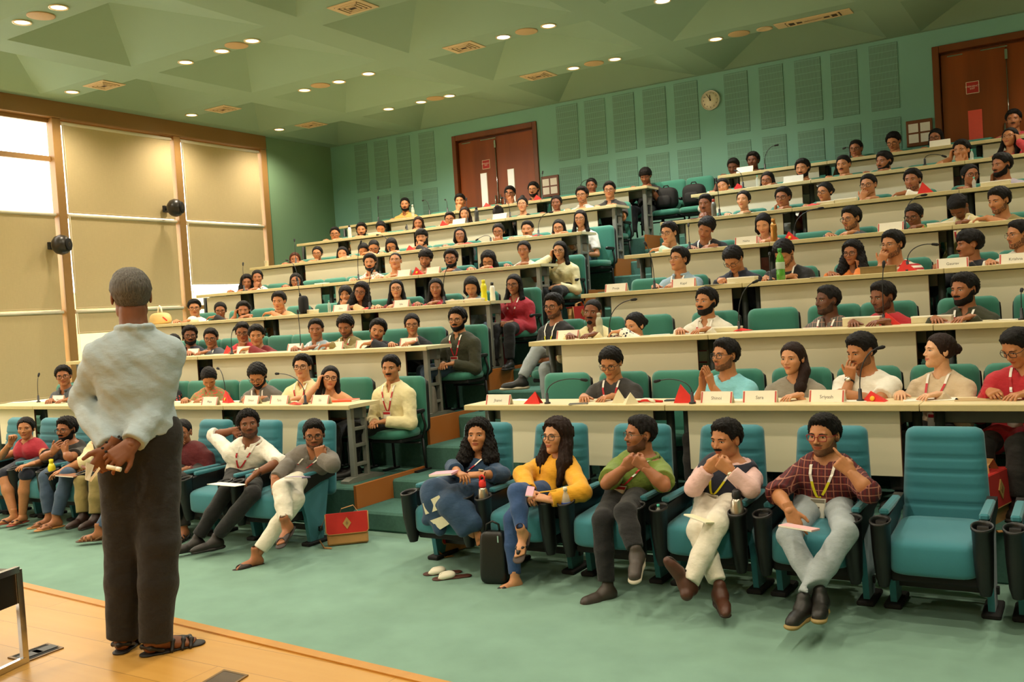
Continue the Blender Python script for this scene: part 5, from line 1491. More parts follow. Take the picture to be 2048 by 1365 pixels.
FP['yellow'] = front_person(1113, 874, 'person in yellow shirt with glasses and very long wavy brown hair, legs crossed', fem=True, hair='wavy', hairc='brown', skin=0, top='kurta', color='yellow', yaw=14, pitch=-4, byaw=16, glasses='b', mouth='smile', hs=1.14,
    ra=dict(e=pp(1045, 950, 5.66), w=pp(1058, 985, 5.46), hp='half', fd=(.5, -.6, -.3), pn=(.3, .5, -.8)), la=dict(e=pp(1165, 985, 5.60), w=pp(1098, 1000, 5.42), hp='half', fd=(-.9, -.2, .2), pn=(0, .3, -1)), sleeve_loose=.018, width=1.05,
    ll=(pp(1034, 985, 5.36), pp(1044, 1066, 5.24), (.15, -.75, -.55), (.1, -.5, .8)), rl=(pp(1024, 1040, 5.44), pp(1030, 1158, 5.36), (-.55, -.8, 0)), bottom='blue', skinny=True, legw=.92, hemlen=.92, shoe='thong', shoec='1a1614', solec='3a2c24', skirt=.25)
FP['green'] = front_person(1280, 870, 'person in green polo shirt with glasses and hands clasped under the chin', hair='short', skin=2, top='half', color='green', yaw=40, pitch=-2, byaw=10, glasses='w', beard='stubble',
    ra=dict(e=pp(1213, 968, 5.52), w=pp(1250, 936, 5.52), hp='fist', fd=(.8, -.1, .55), pn=(0, 1, .4)), la=dict(e=pp(1328, 972, 5.52), w=pp(1292, 938, 5.50), hp='fist', fd=(-.8, -.1, .6), pn=(0, 1, .4)), lanyard='red', lanlen=.34, belly=.04,
    rl=(pp(1205, 1040, 5.40), pp(1213, 1176, 5.32), (-.45, -.85, 0)), ll=(pp(1250, 1025, 5.34), pp(1272, 1105, 5.20), (.25, -.85, -.3), (0, -.2, 1)), bottom='black', shoec='3c332c', solec='b5ad98')
FP['vest'] = front_person(1452, 880, 'person in dark waistcoat over pink kurta, moustache, hands clasped at the mouth', hair='qu' and 'quiff', skin=1, top='vest', color='pale pink', vestcolor='navy', yaw=22, pitch=6, byaw=10, beard='moustache', sleeve_loose=.008, armw=.92,
    ra=dict(e=pp(1388, 975, 5.52), w=pp(1416, 940, 5.52), hp='fist', fd=(.8, -.05, .55), pn=(0, 1, .2)), la=dict(e=pp(1500, 978, 5.52), w=pp(1462, 944, 5.50), hp='fist', fd=(-.8, -.05, .6), pn=(0, 1, .2)), watch=1, strapc='c8b890', lanyard='yellow', lanlen=.22,
    rl=(pp(1396, 1062, 5.40), pp(1440, 1180, 5.22), (.45, -.85, -.1)), ll=(pp(1432, 1050, 5.34), pp(1372, 1182, 5.06), (-.45, -.45, .75), (0, -.9, -.3)), bottom='offwhite', shoe='formal', shoec='4a2716', solec='2a1c14', hemlen=.86)
FP['plaid'] = front_person(1648, 872, 'person in maroon checked shirt with red glasses, pointing a finger at the cheek', hair='spiky', skin=1, top='rolled', color='dark red', pattern='plaid', yaw=14, pitch=2, byaw=4, glasses='r', beard='stubble', width=1.03,
    ra=dict(e=pp(1552, 985, 5.60), w=pp(1580, 1022, 5.42), hp='relax', fd=(.35, -.2, -.9), pn=(0, .9, -.2)), la=dict(e=pp(1738, 985, 5.55), w=pp(1702, 946, 5.56), hp='point', fd=(-.72, -.05, .69), pn=(-.3, .9, .2)), lanyard='yellow', lanlen=.27,
    rl=(pp(1578, 1072, 5.38), pp(1640, 1192, 5.12), (.18, -.98, 0)), ll=(pp(1690, 1066, 5.36), pp(1606, 1206, 5.05), (-.1, -.98, 0)), bottom='pale denim', shoec='17140f', solec='8a7440', tuck=None)
FP['pink'] = front_person(52, 858, 'person in pink sleeveless top and dark shorts at the left picture edge', fem=True, hair='tied', skin=1, top='sleeveless', color='crimson', yaw=-42, pitch=0, byaw=-15, collar=True,
    ra=dict(e=pp(2, 915, 5.62), w=pp(22, 886, 5.58), hp='fist', fd=(.3, 0, .9), pn=(1, 0, 0)), la=dict(e=pp(88, 925, 5.7), w=pp(60, 930, 5.45), hp='relax', fd=(0, -1, 0)),
    rl=(pp(8, 950, 5.40), pp(28, 1030, 5.36), (-.5, -.85, 0)), ll=(pp(52, 950, 5.42), pp(45, 1030, 5.40)), bottom='navy', hemat='knee', bareshin=True, shoe='thong', shoec='3a1a14', solec='8a3a2a')
FP['darktee'] = front_person(133, 860, 'person in dark tee and jeans with beard and glasses, hands at the mouth', hair='thick', skin=2, top='tee', color='dark grey', yaw=-14, pitch=2, byaw=-16, glasses='b', beard='beard',
    ra=dict(e=pp(88, 915, 5.55), w=pp(106, 905, 5.52), hp='half', fd=(.75, .0, .6), pn=(0, 1, .2)), la=dict(e=pp(138, 915, 5.50), w=pp(132, 908, 5.5), hp='half', fd=(-.5, 0, .8), pn=(0, 1, .2)),
    rl=(pp(92, 955, 5.42), pp(98, 1034, 5.38), (-.3, -.9, 0)), ll=(pp(135, 950, 5.42), pp(112, 1038, 5.30), (-.2, -.9, 0)), bottom='denim', shoe='thong', shoec='6a4020', solec='a8763c')
FP['oliveleg'] = front_person(197, 858, 'person in cream shirt and khaki trousers, mostly hidden behind the lecturer', hair='short', skin=1, top='rolled', color='cream', yaw=-30, byaw=-14, ra=dict(e=pp(168, 925, 5.58), w=pp(128, 940, 5.46), hp='relax'), la='lap',
    rl=(pp(163, 965, 5.42), pp(165, 1032, 5.36)), ll=(pp(193, 965, 5.40), pp(190, 1034, 5.34)), bottom='khaki', shoe='formal', shoec='2e1810', solec='1c120c')
FP['sandal'] = front_person(262, 860, 'person behind the lecturer, only a sandalled foot showing by the lecturer', hair='short', skin=2, top='tee', color='slate', yaw=-30, byaw=-14, ra='lap', la='lap',
    rl=(pp(245, 985, 5.36), pp(198, 1062, 5.16), (-.8, -.6, 0)), ll=(pp(270, 985, 5.36), pp(262, 1050, 5.3)), bottom='denim', shoe='sandal', shoec='6a4420', solec='4a3018')
FP['maroon'] = front_person(364, 866, 'person in dark brown top with glasses, hand over the mouth, right beside the lecturer', hair='crop', skin=2, top='sweater', color='dark red', yaw=-30, byaw=-20, glasses='b', ra=dict(e=pp(330, 925, 5.6), w=pp(350, 905, 5.58), hp='half', fd=(.35, 0, .8), pn=(.2, 1, 0)), la='lap', bottom='dark grey', shoe='sandal')
FP['white'] = front_person(497, 850, 'person in white shirt with one arm bent behind the head', hair='curly', skin=3, top='shirt', color='white', yaw=-50, pitch=-2, roll=-4, byaw=-20, beard='stubble', sleeve='rolled',
    ra=dict(e=pp(428, 872, 5.95), w=pp(466, 862, 6.02), hp='half', fd=(1, .1, 0), pn=(0, -1, 0)), la=dict(e=pp(560, 925, 5.72), w=pp(512, 948, 5.46), hp='relax', fd=(-.6, -.4, -.5), pn=(0, .3, -1)), lanyard='red', lanlen=.35, watch=1, strapc='b8a050', badge=False,
    rl=(pp(452, 985, 5.42), pp(392, 1080, 5.22), (-.35, -.9, 0)), ll=(pp(505, 988, 5.40), pp(430, 1078, 5.24), (-.3, -.9, 0)), bottom='black', shoe='formal', shoec='1c1410', solec='120e0c')
FP['grey'] = front_person(628, 870, 'person in grey kurta and white trousers with a fist at the mouth', hair='short', skin=2, top='kurta', color='mid grey', yaw=-42, pitch=8, byaw=-26, glasses='b', beard='stubble', collar=True,
    la=dict(e=pp(665, 930, 5.56), w=pp(642, 918, 5.58), hp='fist', fd=(-.2, 0, .95), pn=(-.4, .9, 0)), ra=dict(e=pp(572, 935, 5.66), w=pp(550, 958, 5.46), hp='relax', fd=(.5, -.4, -.6)), watch=1, strapc='c0b8a0', lanyard='red', lanlen=.25, badge=False,
    ll=(pp(563, 978, 5.34), pp(572, 1048, 5.18), (.3, -.8, -.35), (0, -.3, 1)), rl=(pp(592, 1000, 5.42), pp(512, 1112, 5.12), (-.35, -.9, 0)), bottom='offwhite', shoe='slide', shoec='2a1c16', solec='2a1c16', hemlen=.88, legw=1.05, skirt=.35)

# ---------------------------------------------------------------- the lecturer, seen from behind
f0 = at(295, 1306, z=STG)
D0 = float((CR @ (np.array(f0)-np.array([0, 0, CAMZ])))[2])
tl = (pd(410, 1286, D0+.0))
LO = (f0.x, f0.y, STG)
def fl(u, v): 
    q = at(u, v, z=STG); return q
rt = fl(412, 1287)-fl(300, 1312); lt = fl(262, 1290)-fl(240, 1302)
aR = fl(315, 1306); aL = fl(250, 1299)
lect, LI = person(dict(loc=LO, head=pd(262, 594, D0), pelvis=tuple(np.array(pd(277, 868, D0))-np.array(LO)), lod=0, label='person standing on the stage in pale blue shirt and dark trousers, back to camera', group=None, hs=1.06, sc=1.0,
    hair='old', hairc='grey', skin=3, top='shirt', color='pale blue', yaw=122, pitch=2, roll=0, byaw=118, sw=.150, width=.98, shdrop=.085, fold=.010, loose=.016, sleeve_loose=.010, tuck=.0,
    la=dict(e=pd(168, 800, D0+.02), w=pd(222, 897, D0-.17), hp='half', fd=tuple(np.array(pd(190, 950, D0-.20))-np.array(pd(222, 897, D0-.17))), pn=tuple(-CR[0]*.6+CR[2]*.5)),
    ra=dict(e=pd(318, 800, D0+.02), w=pd(262, 890, D0-.19), hp='half', fd=tuple(np.array(pd(222, 922, D0-.25))-np.array(pd(262, 890, D0-.19))), pn=tuple(CR[2])),
    ll=(pd(250, 1080, D0+.03), (aL.x, aL.y, STG+.085), (-.5, .85, 0)), rl=(pd(318, 1085, D0-.02), (aR.x, aR.y, STG+.085), tuple(rt)),
    bottom='trouser black', legw=1.32, hemlen=1.06, shoe='sandal', shoec='1a1512', solec='15110f'))
lect['group'] = 'lecturer'
# cuff buttons
for u, v, dd in ((213, 885, .255), (205, 897, .245), (212, 904, .25), (238, 874, .262)):
    q = np.array(pd(u, v, D0-dd))-np.array(LO); MB().lathe([(.0055, -.003), (.0055, .003), (.001, .004)], 10, M=Matrix.Translation(Vector(q)) @ M.to_3x3().to_4x4()).build('cuff_button', blackm, lect)
# belt with loops
mb = MB(); Pn = LI['P']-LI['O']; tt = LI['t']; ee = LI['e']; ff = LI['f']; ring_ = [tuple(Pn+tt*-.005+ee*math.cos(a)*.148+ff*math.sin(a)*.118) for a in [2*math.pi*i/32 for i in range(33)]]
mb.tube(ring_, .012, 6, 0, False); mb.build('belt', mat('belt_leather', '14110f', .4), lect)
# items the lecturer holds
t = thing('folded_notes', 'folded white notes held behind the back by the lecturer', 'paper', pd(196, 945, D0-.24))
o0 = np.array(pd(196, 945, D0-.24)); Q4 = lambda l: [tuple(np.array(pd(u, v, d))-o0) for u, v, d in l]
MB().add(Q4([(172, 925, D0-.25), (188, 931, D0-.22), (178, 963, D0-.24), (170, 960, D0-.25)])+Q4([(172.5, 925, D0-.254), (188.5, 931, D0-.224), (178.5, 963, D0-.244), (170.5, 960, D0-.254)]), [[0,1,2,3],[7,6,5,4],[0,4,5,1],[1,5,6,2],[2,6,7,3],[3,7,4,0]]).build('sheet', paper, t)
MB().add(Q4([(178, 961, D0-.24), (198, 934, D0-.27), (201, 938, D0-.27), (182, 965, D0-.24)])+Q4([(178, 961, D0-.235), (198, 934, D0-.265), (201, 938, D0-.265), (182, 965, D0-.235)]), [[0,1,2,3],[7,6,5,4],[0,4,5,1],[1,5,6,2],[2,6,7,3],[3,7,4,0]]).build('folded_sheet', paper, t)
mk_ = thing('marker_pen', 'white marker pen held behind the back by the lecturer', 'pen', pd(228, 937, D0-.27)); o0 = np.array(pd(228, 937, D0-.27))
MB().tube([tuple(np.array(pd(214, 934, D0-.27))-o0), tuple(np.array(pd(233, 938, D0-.27))-o0)], .009, 10).build('pen_barrel', whitep, mk_)
MB().tube([tuple(np.array(pd(233, 938, D0-.27))-o0), tuple(np.array(pd(242, 940, D0-.27))-o0)], .0095, 10).build('pen_cap', paper, mk_)

# ---------------------------------------------------------------- chrome side table on the stage
c1 = at(50, 1326, z=STG); ztop = at(40, 1138, x=c1.x).z; L_ = 1.0; Dp = .62
t = thing('side_table', 'dark side table with chrome tube frame at the left picture edge', 'table', (c1.x, c1.y, STG)); h = ztop-STG
dr = (at(0, 1350, z=STG)-c1); dr.z = 0; dr.normalize(); dn_ = Vector((-1, 0, 0))   # along its near edge, and across
a2 = dr; b2 = Vector((-dr.y, dr.x, 0)); b2 = b2 if b2.x < 0 else -b2
def P2(s, q, z): v = a2*s+b2*q; return (v.x, v.y, z)
mb = MB()
def bar(p, q, w=.013):
    p = Vector(p); q = Vector(q); d = (q-p); M_ = d.to_track_quat('X', 'Z').to_matrix().to_4x4(); M_.translation = p
    return (-.0, -w, -w), (d.length, w, w), M_
for n_, segs in (('frame', [((0,0,0),(0,0,h)), ((0,0,h),P2(.55,0,h)), ((0,0,.013),P2(.55,0,.013)), (P2(.55,0,0),P2(.55,0,h))]), ('frame', [(P2(0,.9,0),P2(0,.9,h)), (P2(.55,.9,0),P2(.55,.9,h)), (P2(0,.9,h),P2(.55,.9,h)), (P2(0,.9,.013),P2(.55,.9,.013))])):
    mb = MB()
    for p, q in segs:
        a_, b_, M_ = bar(p, q); mb.box(a_, b_, 0, M_)
    mb.build(n_, chrome, t)
pts = [P2(.015, .0, 0)[:2], P2(.535, .0, 0)[:2], P2(.535, .9, 0)[:2], P2(.015, .9, 0)[:2]]
MB().prism(pts, 2, h-.15, h-.004).build('drawer_box', mat('dark_veneer', '1c1612', .35, noise=.1), t)
MB().prism(pts, 2, h-.004, h+.006).build('tabletop', mat('dark_top', '33302a', .15, noise=.05), t)

for pts in (((845, 1008), (876, 992), (893, 1014), (851, 1030)), ((860, 1042), (904, 1026), (916, 1038), (880, 1060))):
    q = [Vector(pp(u, v, 5.335))-FP['blue'][0].location for u, v in pts]; b = [p+Vector((0, .012, 0)) for p in q]
    MB().add([tuple(p) for p in q+b], [[0,1,2,3],[7,6,5,4],[0,4,5,1],[1,5,6,2],[2,6,7,3],[3,7,4,0]]).build('hem_patch', mat('cloth_patch', 'd8d2b4', .8, kind='weave', bscale=120), FP['blue'][0])
# ---------------------------------------------------------------- things on the desks
STONE = {}
def deskpt(u, v, k):
    p = at(u, v, z=DZ[k]); y = min(max(p.y, YK[k]+.05), YK[k]+.38); q = at(u, v, y=y); return Vector((q.x, y, DZ[k]))
cnt = {}
def where(p, k):
    """words for a place on a desk row, counted from the aisle"""
    side = 'L' if p.x < -5.2 else 'R'
    seats = USED[(k, side)]; best = min(seats, key=lambda a: abs(a['head'].x-p.x)) if seats else None
    return '%s desk row, %s' % (ordn[k], side_n[side]), side, best
REG = []
def put_label(o, what, cat, group, p, k): REG.append((o, what, cat, group, p, k))
cardm = mat('card_stock', 'efe8d4', .6, noise=.02); cardr = mat('card_red_band', 'c4554a', .6); inkm = mat('ink_grey', '5a5650', .7)
def card(u, v, k, txt=None, w=.25):
    p = deskpt(u, v, k); t = thing('name_card', 'x', 'name card', (p.x, p.y, p.z), R_(rnd.uniform(-6, 6)))
    h = .085; w = w/2; a = .028
    mb = MB(); mb.add([(-w,-a,0),(w,-a,0),(w,0,h),(-w,0,h),(w,a,0),(-w,a,0)], [[0,1,2,3],[3,2,4,5]]); mb.add([(-w,-a+.002,.0),(w,-a+.002,0),(w,0,h-.002),(-w,0,h-.002)], [[3,2,1,0]])
    mb.build('card', cardm, t)
    if k < 4:
        for s in (-1, 1):
            for q in (.95, .90): x = s*w*q; MB().add([(x-.003,-a-.0006,0.002),(x+.003,-a-.0006,.002),(x+.003,-.0016,h-.004),(x-.003,-.0016,h-.004)], [[0,1,2,3]]).build('red_border', cardr, t)
        if txt:
            o = text_mesh('lettering', txt, .034, inkm, t, (0, -a*.55-.0012, h*.42), (math.pi/2-math.atan2(a, h), 0, 0), .0003)
    put_label(t, 'white folded name card' if k > 0 else 'name card with red side lines', 'name card', 'name cards on the desks', p, k)
for u, v, k, tx in [(999,812,0,'Jhanvi'),(1435,806,0,'Shinoi'),(1521,805,0,'Sara'),(1655,804,0,'Sriyash'),(118,803,0,'Uma'),(422,812,0,'Maya'),(505,808,0,'Shivani'),(561,808,0,'Tara'),(643,808,0,'Sia'),
        (1137,676,1,'Kabir'),(388,711,1,'Arjun'),(488,707,1,'Rohan'),(592,700,1,'Nikhil'),(671,699,1,'Mira'),(730,696,1,'Varun'),(819,691,1,'Ananya'),
        (1233,575,2,'Pooja'),(1368,568,2,'Kapil'),(683,618,2,'Zara'),(804,609,2,'Isha'),(1905,524,2,'Gaurav'),(2032,519,2,'Krishna'),
        (1493,480,3,'Neha'),(1782,454,3,None),(809,546,3,None),(867,540,3,None),(919,447,5,None),(1587,359,5,None),(1490,340,6,None),(1880,286,6,None),(1000,431,5,None)]:
    card(u, v, k, tx)
def mic(bu, bv, tu, tv, k, dy=.05):
    p = deskpt(bu, bv, k); t_ = at(tu, tv, y=p.y+dy)-p; t = thing('gooseneck_microphone', 'x', 'microphone', tuple(p))
    MB().lathe([(.026, 0), (.026, .012), (.014, .016), (.012, .085), (.006, .09)], 14).build('base', black, t)
    h = max(.10, t_.z); m1 = Vector((t_.x*.06, t_.y*.1, min(.12, h*.5)+.04)); 
    P0 = Vector((0, 0, .08)); P3 = Vector(t_); P1 = Vector((0, 0, .08+h*.55)); P2_ = P3+(P1-P3)*.45+Vector((0, 0, .03 if abs(t_.x) > .12 else 0))
    pts = [P0*(1-q)**3+P1*3*q*(1-q)**2+P2_*3*q*q*(1-q)+P3*q**3 for q in [i/12 for i in range(13)]]
    MB().tube(pts, .0042, 6).build('gooseneck', dark, t)
    d = (pts[-1]-pts[-2]).normalized(); MB().tube([P3-d*.02, P3-d*.01, P3+d*.03, P3+d*.045], [.005, .011, .014, .007], 10).build('microphone_head', blackm, t)
    put_label(t, 'black gooseneck microphone'+(' bent sideways' if abs(t_.x) > .16 else ' standing upright'), 'microphone', 'gooseneck microphones', p, k)
for a in [(1095,808,1165,760,0),(1385,808,1317,762,0),(1721,803,1757,697,0),(611,809,556,748,0),(452,802,437,738,0),(77,802,77,752,0),
        (1220,673,1265,600,1),(1478,657,1508,565,1),(1768,648,1767,532,1),(2044,640,2043,582,1),(602,696,596,626,1),(464,709,467,660,1),
        (602,625,594,560,2),(739,611,743,545,2),(888,601,895,535,2),(1309,573,1292,490,2),(1541,555,1539,510,2),(1815,530,1867,489,2),
        (488,577,486,530,3),(596,563,575,521,3),(717,556,721,487,3),(1379,490,1377,452,3),(1589,474,1639,417,3),(1810,450,1845,391,3),
        (592,527,589,482,4),(780,510,756,470,4),(982,492,955,479,4),(1077,466,1100,425,4),(1439,424,1433,362,4),
        (814,457,812,454,5),(935,440,933,400,5),(1020,428,1005,396,5),(1486,371,1473,342,5),(1850,330,1886,312,5),
        (757,441,756,397,6),(859,425,847,401,6),(895,420,891,400,6),(1085,393,1085,347,6),(1160,380,1180,360,6),(1530,336,1551,291,6),(1700,312,1690,296,6),(1010,402,1012,384,6)]:
    mic(*a)
def flag(u, v, k, h=.13, star=True, lie=False, flip=1):
    p = deskpt(u, v, k); t = thing('paper_flag', 'x', 'paper flag', tuple(p), R_(rnd.uniform(-20, 20)))
    mb = MB(); h *= .8
    if lie: mb.add([(-.09,-.03,.004),(.09,-.02,.006),(.05,.05,.004),(-.02,.0,.03)], [[0,1,3],[1,2,3],[2,0,3]])
    else:
        f = flip; mb.add([(-.075*f,-.02,0),(.09*f,-.025,0),(-.02*f,0,h),(-.06*f,.05,0),(.08*f,.05,0)], [[0,1,2],[2,4,3],[1,4,2]])
    V0 = mb.v; 
    mb.build('paper', redp, t)
    if star and k < 4: MB().lathe([(.018, 0), (.018, .0015), (.0005, .002)], 10, M=T4((.0, -.021 if not lie else -.01, h*.3 if not lie else .012), (R_(72) if not lie else 0, 0, 0))).build('yellow_star', yelp, t)
    put_label(t, 'small red folded paper flag'+(' lying flat' if lie else ''), 'paper flag', 'red paper flags', p, k)
for a in [(1068,808,0,.13,False,False,-1),(1368,806,0,.18,False),(1748,803,0,.09),(454,806,0,.17),(592,812,0,.07,True,True),(749,692,1,.14,False),(457,706,1,.13,False),(353,712,1,.06),(1487,659,1,.04,False,True),(1778,644,1,.13,False),
        (1812,532,2,.12,False),(736,607,2,.03,False,True),(835,544,3,.14),(1581,470,3,.12),(821,499,4,.1),(937,486,4,.1,False,True),(1075,468,4,.05,False,True),(1849,376,4,.16),(887,447,5,.12),(1478,372,5,.1,False),(1627,402,4,.08,False,True),(974,409,6,.1),(1075,392,6,.12)]:
    flag(*a)
def bottle(kind, p, k=None, lb=None, parent_none=True, z0=None):
    h = {'steel':.25,'clear':.22,'yellow':.25,'white':.22,'green':.30,'copper':.25,'black':.24,'thermos':.27,'small':.15,'redsteel':.25,'bluelabel':.23,'jar':.24,'grey':.22}[kind]
    t = thing('bottle', lb or 'x', 'bottle', tuple(p)); s = h/.25
    def L(nm, prof, m): MB().lathe([(r*s, z*s) for r, z in prof], 20).build(nm, m, t)
    clr = mat('clear_plastic', 'dfe6dc', .08, alpha=.38, noise=.02)
    if kind in ('clear', 'small', 'bluelabel', 'green'):
        bm = clr if kind != 'green' else mat('green_plastic', '5fae3c', .15, alpha=.72, noise=.04)
        L('bottle_body', [(.030, 0), (.034, .01), (.034, .08), (.031, .09), (.034, .10), (.034, .15), (.024, .19), (.013, .21), (.013, .225)], bm)
        L('bottle_cap', [(.0155, .222), (.0155, .25), (.001, .251)], {'small': mat('teal_cap', '4ab8a0', .4), 'green': mat('green_cap', '3c9a3c', .4)}.get(kind, whitep))
        if kind != 'small': L('bottle_label', [(.0348, .085), (.0352, .09), (.0352, .135), (.0348, .14)], mat('blue_label', '28489c', .4) if kind == 'bluelabel' else mat('pale_label', 'b8c8b0', .5))
    elif kind in ('redsteel', 'steel', 'thermos'):
        st = mat('brushed_steel', 'b4ada0', .28, .9, noise=.03)
        L('bottle_body', [(.034, 0), (.037, .01), (.037, .15), (.030, .185), (.022, .20)], st)
        cm_ = redp if kind == 'redsteel' else black
        L('bottle_cap', [(.024, .198), (.026, .21), (.024, .24), (.012, .25), (.001, .251)], cm_)
        if kind == 'redsteel': L('bottle_foot', [(.038, .0), (.0385, .01), (.0385, .045), (.037, .05)], redp); MB().tube([(-.02*s, 0, .24*s), (-.018*s, 0, .275*s), (0, 0, .285*s), (.018*s, 0, .275*s), (.02*s, 0, .24*s)], .006, 8).build('carry_loop', redp, t)
    else:
        c = {'yellow': 'e8dc28', 'white': 'e6e2d8', 'copper': 'b07a3c', 'black': '3a3a36', 'jar': 'c8c8b0', 'grey': '6a6a62'}[kind]
        m_ = mat('bottle_'+kind, c, .3, .7 if kind == 'copper' else 0, noise=.03, alpha=.55 if kind == 'jar' else 1)
        L('bottle_body', [(.032, 0), (.036, .008), (.036, .07), (.032, .10), (.036, .13), (.035, .17), (.022, .205)], m_)
        L('bottle_cap', [(.020, .203), (.021, .245), (.001, .25)], black if kind in ('white', 'black') else (mat('cap_red', 'a83a24', .5) if kind == 'grey' else m_))
    if k is not None: put_label(t, lb, 'bottle', None, p, k)
    return t
for kind, u, v, k, lb in [('yellow',969,603,2,'tall yellow water bottle'),('white',986,603,2,'white bottle with black cap'),('green',1562,556,2,'large green soft-drink bottle'),('copper',1548,474,3,'copper coloured water bottle'),
        ('clear',826,430,6,'clear water bottle'),('black',954,441,5,'dark grey water bottle'),('jar',1200,672,1,'clear glass bottle'),('small',1515,371,5,'small clear bottle with yellow cap'),('grey',1428,424,4,'grey bottle with red cap'),
        ('small',659,622,2,'small clear plastic bottle'),('white',700,476,5,'small white bottle'),('small',1949,387,4,'small clear water bottle'),('small',1944,324,5,'small clear bottle')]:
    bottle(kind, deskpt(u, v, k), k, lb)
def sheet(u, v, k, w=.20, d=.14, m=None, lb='white sheet of paper', nm='paper_sheet', h=.004, cat='paper', rz=None):
    p = deskpt(u, v, k); t = thing(nm, 'x', cat, tuple(p), R_(rnd.uniform(-25, 25)) if rz is None else R_(rz))
    MB().box((-w/2, -d/2, .0005), (w/2, d/2, h), bev=.001).build('cover' if h > .006 else 'sheet', m or paper, t)
    if h > .006: MB().box((-w/2+.004, -d/2+.003, .002), (w/2+.001, d/2-.003, h-.003)).build('pages', paper, t)
    put_label(t, lb, cat, None, p, k)
ongm = mat('orange_cover', 'e0562c', .6, noise=.04); dkc = mat('dark_cover', '26302e', .5, noise=.1); pinkc = mat('pink_cover', 'd8a0b0', .7, noise=.04)
for a in [(1045,801,0,.22,.12,None,'white sheets of paper behind the first card'),(1225,803,0,.26,.10,None,'open white notebook'),(1470,801,0,.2,.1,None,'white sheet of paper'),(1700,803,0,.22,.1,None,'white sheet behind a card'),(1860,800,0,.34,.16,None,'wide white papers'),(1960,800,0,.3,.16,mat('tan_folder','b89a6a',.6),'tan folder'),
        (40,800,0,.3,.14,None,'white papers'),(368,800,0,.22,.12,None,'white open notebook'),(475,800,0,.2,.1,None,'white sheets'),(540,803,0,.22,.1,None,'white writing pad'),(610,804,0,.2,.1,None,'white notebook'),
        (700,612,2,.12,.08,pinkc,'pink notebook'),(1390,650,1,.3,.14,None,'white papers'),(1320,668,1,.18,.1,None,'small white papers'),(1900,641,1,.22,.1,pinkc,'pink papers with a pen'),(1960,640,1,.26,.12,tanpaper,'cream papers'),(2010,636,1,.2,.1,None,'white papers'),
        (1440,560,2,.3,.12,None,'white writing pad'),(1650,545,2,.26,.1,None,'white papers with blue print'),(1620,640,1,.12,.08,None,'small white paper'),(590,575,3,.22,.1,None,'white papers'),(1420,480,3,.2,.09,pinkc,'pink notebook'),
        (870,487,4,.24,.1,None,'white papers'),(1400,425,4,.24,.1,pinkc,'pink papers'),(1490,425,4,.2,.1,tanpaper,'cream papers'),(1700,400,4,.2,.1,tanpaper,'cream papers'),(1340,648,1,.0,.0,None,'x')][:-1]:
    sheet(*a)
sheet(690, 803, 0, .24, .17, ongm, 'orange covered notebook with pink pages', 'notebook', .018, 'notebook', 12)
sheet(1347, 802, 0, .13, .08, dkc, 'small dark green notebook', 'notebook', .010, 'notebook', 8)
sheet(1157, 811, 0, .075, .15, black, 'black smartphone', 'smartphone', .009, 'phone', -70)
for u, v, k, w, h in [(1440,641,1,.34,.07),(1722,648,1,.30,.12),(1830,648,1,.0,0),(1481,558,2,.28,.09),(1755,536,2,.30,.10),(1862,640,1,.30,.09),(903,601,2,.20,.06),(945,598,2,.24,.06),(1600,373,5,.2,.05),(1650,400,4,.2,.06),(1690,393,4,.24,.07),(1340,484,3,.2,.05),(640,572,3,.2,.05),(690,520,4,.2,.05),(860,520,4,.2,.05),(1990,366,4,.28,.08),(1880,440,3,.24,.06),(620,625,2,.12,.08),(1040,472,4,.2,.05),(690,485,5,.18,.05),(745,470,5,.2,.06)]:
    if w == 0: continue
    h *= .62
    p = deskpt(u, v, k); t = thing('desk_box', 'x', 'box', tuple(p), R_(rnd.uniform(-5, 5)))
    MB().box((-w/2, .0, 0), (w/2, .10, h), bev=.004).build('box_body', tanpaper if u not in (1755,) else mat('brown_box', '8a7040', .6, noise=.1), t)
    MB().box((-w/2-.002, -.002, h-.012), (w/2+.002, .102, h+.002), bev=.002).build('box_lid', cardm if u != 1755 else mat('brown_box', '8a7040', .6), t)
    put_label(t, 'flat cream tissue box' if u != 1755 else 'brown flat box', 'box', 'cream boxes on the desks', p, k)
# folded napkins and the red-white strap on the first right desk
for i, (u, v) in enumerate(((1238, 806), (1262, 808))):
    p = deskpt(u, v, 0); t = thing('folded_napkin', 'cream napkin folded to a peak, %s of two, first desk row' % ('left', 'right')[i], 'napkin', tuple(p), R_(10+25*i))
    MB().add([(-.05,-.04,0),(.06,-.03,0),(0,0,.11-.02*i),(.05,.05,0),(-.06,.04,0)], [[0,1,2],[1,3,2],[3,4,2],[4,0,2]]).build('napkin', tanpaper, t)
p = deskpt(1292, 806, 0); t = thing('lanyard_strap', 'loose red and white lanyard on the first right desk', 'lanyard', tuple(p)); mb = MB()
mb.tube([(-.12,-.02,.006),(-.05,.02,.012),(.0,-.02,.02),(.05,.03,.012),(.13,.02,.006)], .011, 6, 0).build('strap', redp, t)
MB().tube([(-.10,.0,.014),(-.02,.03,.024),(.03,.0,.026),(.08,-.02,.010)], .011, 6).build('white_strap', paper, t)
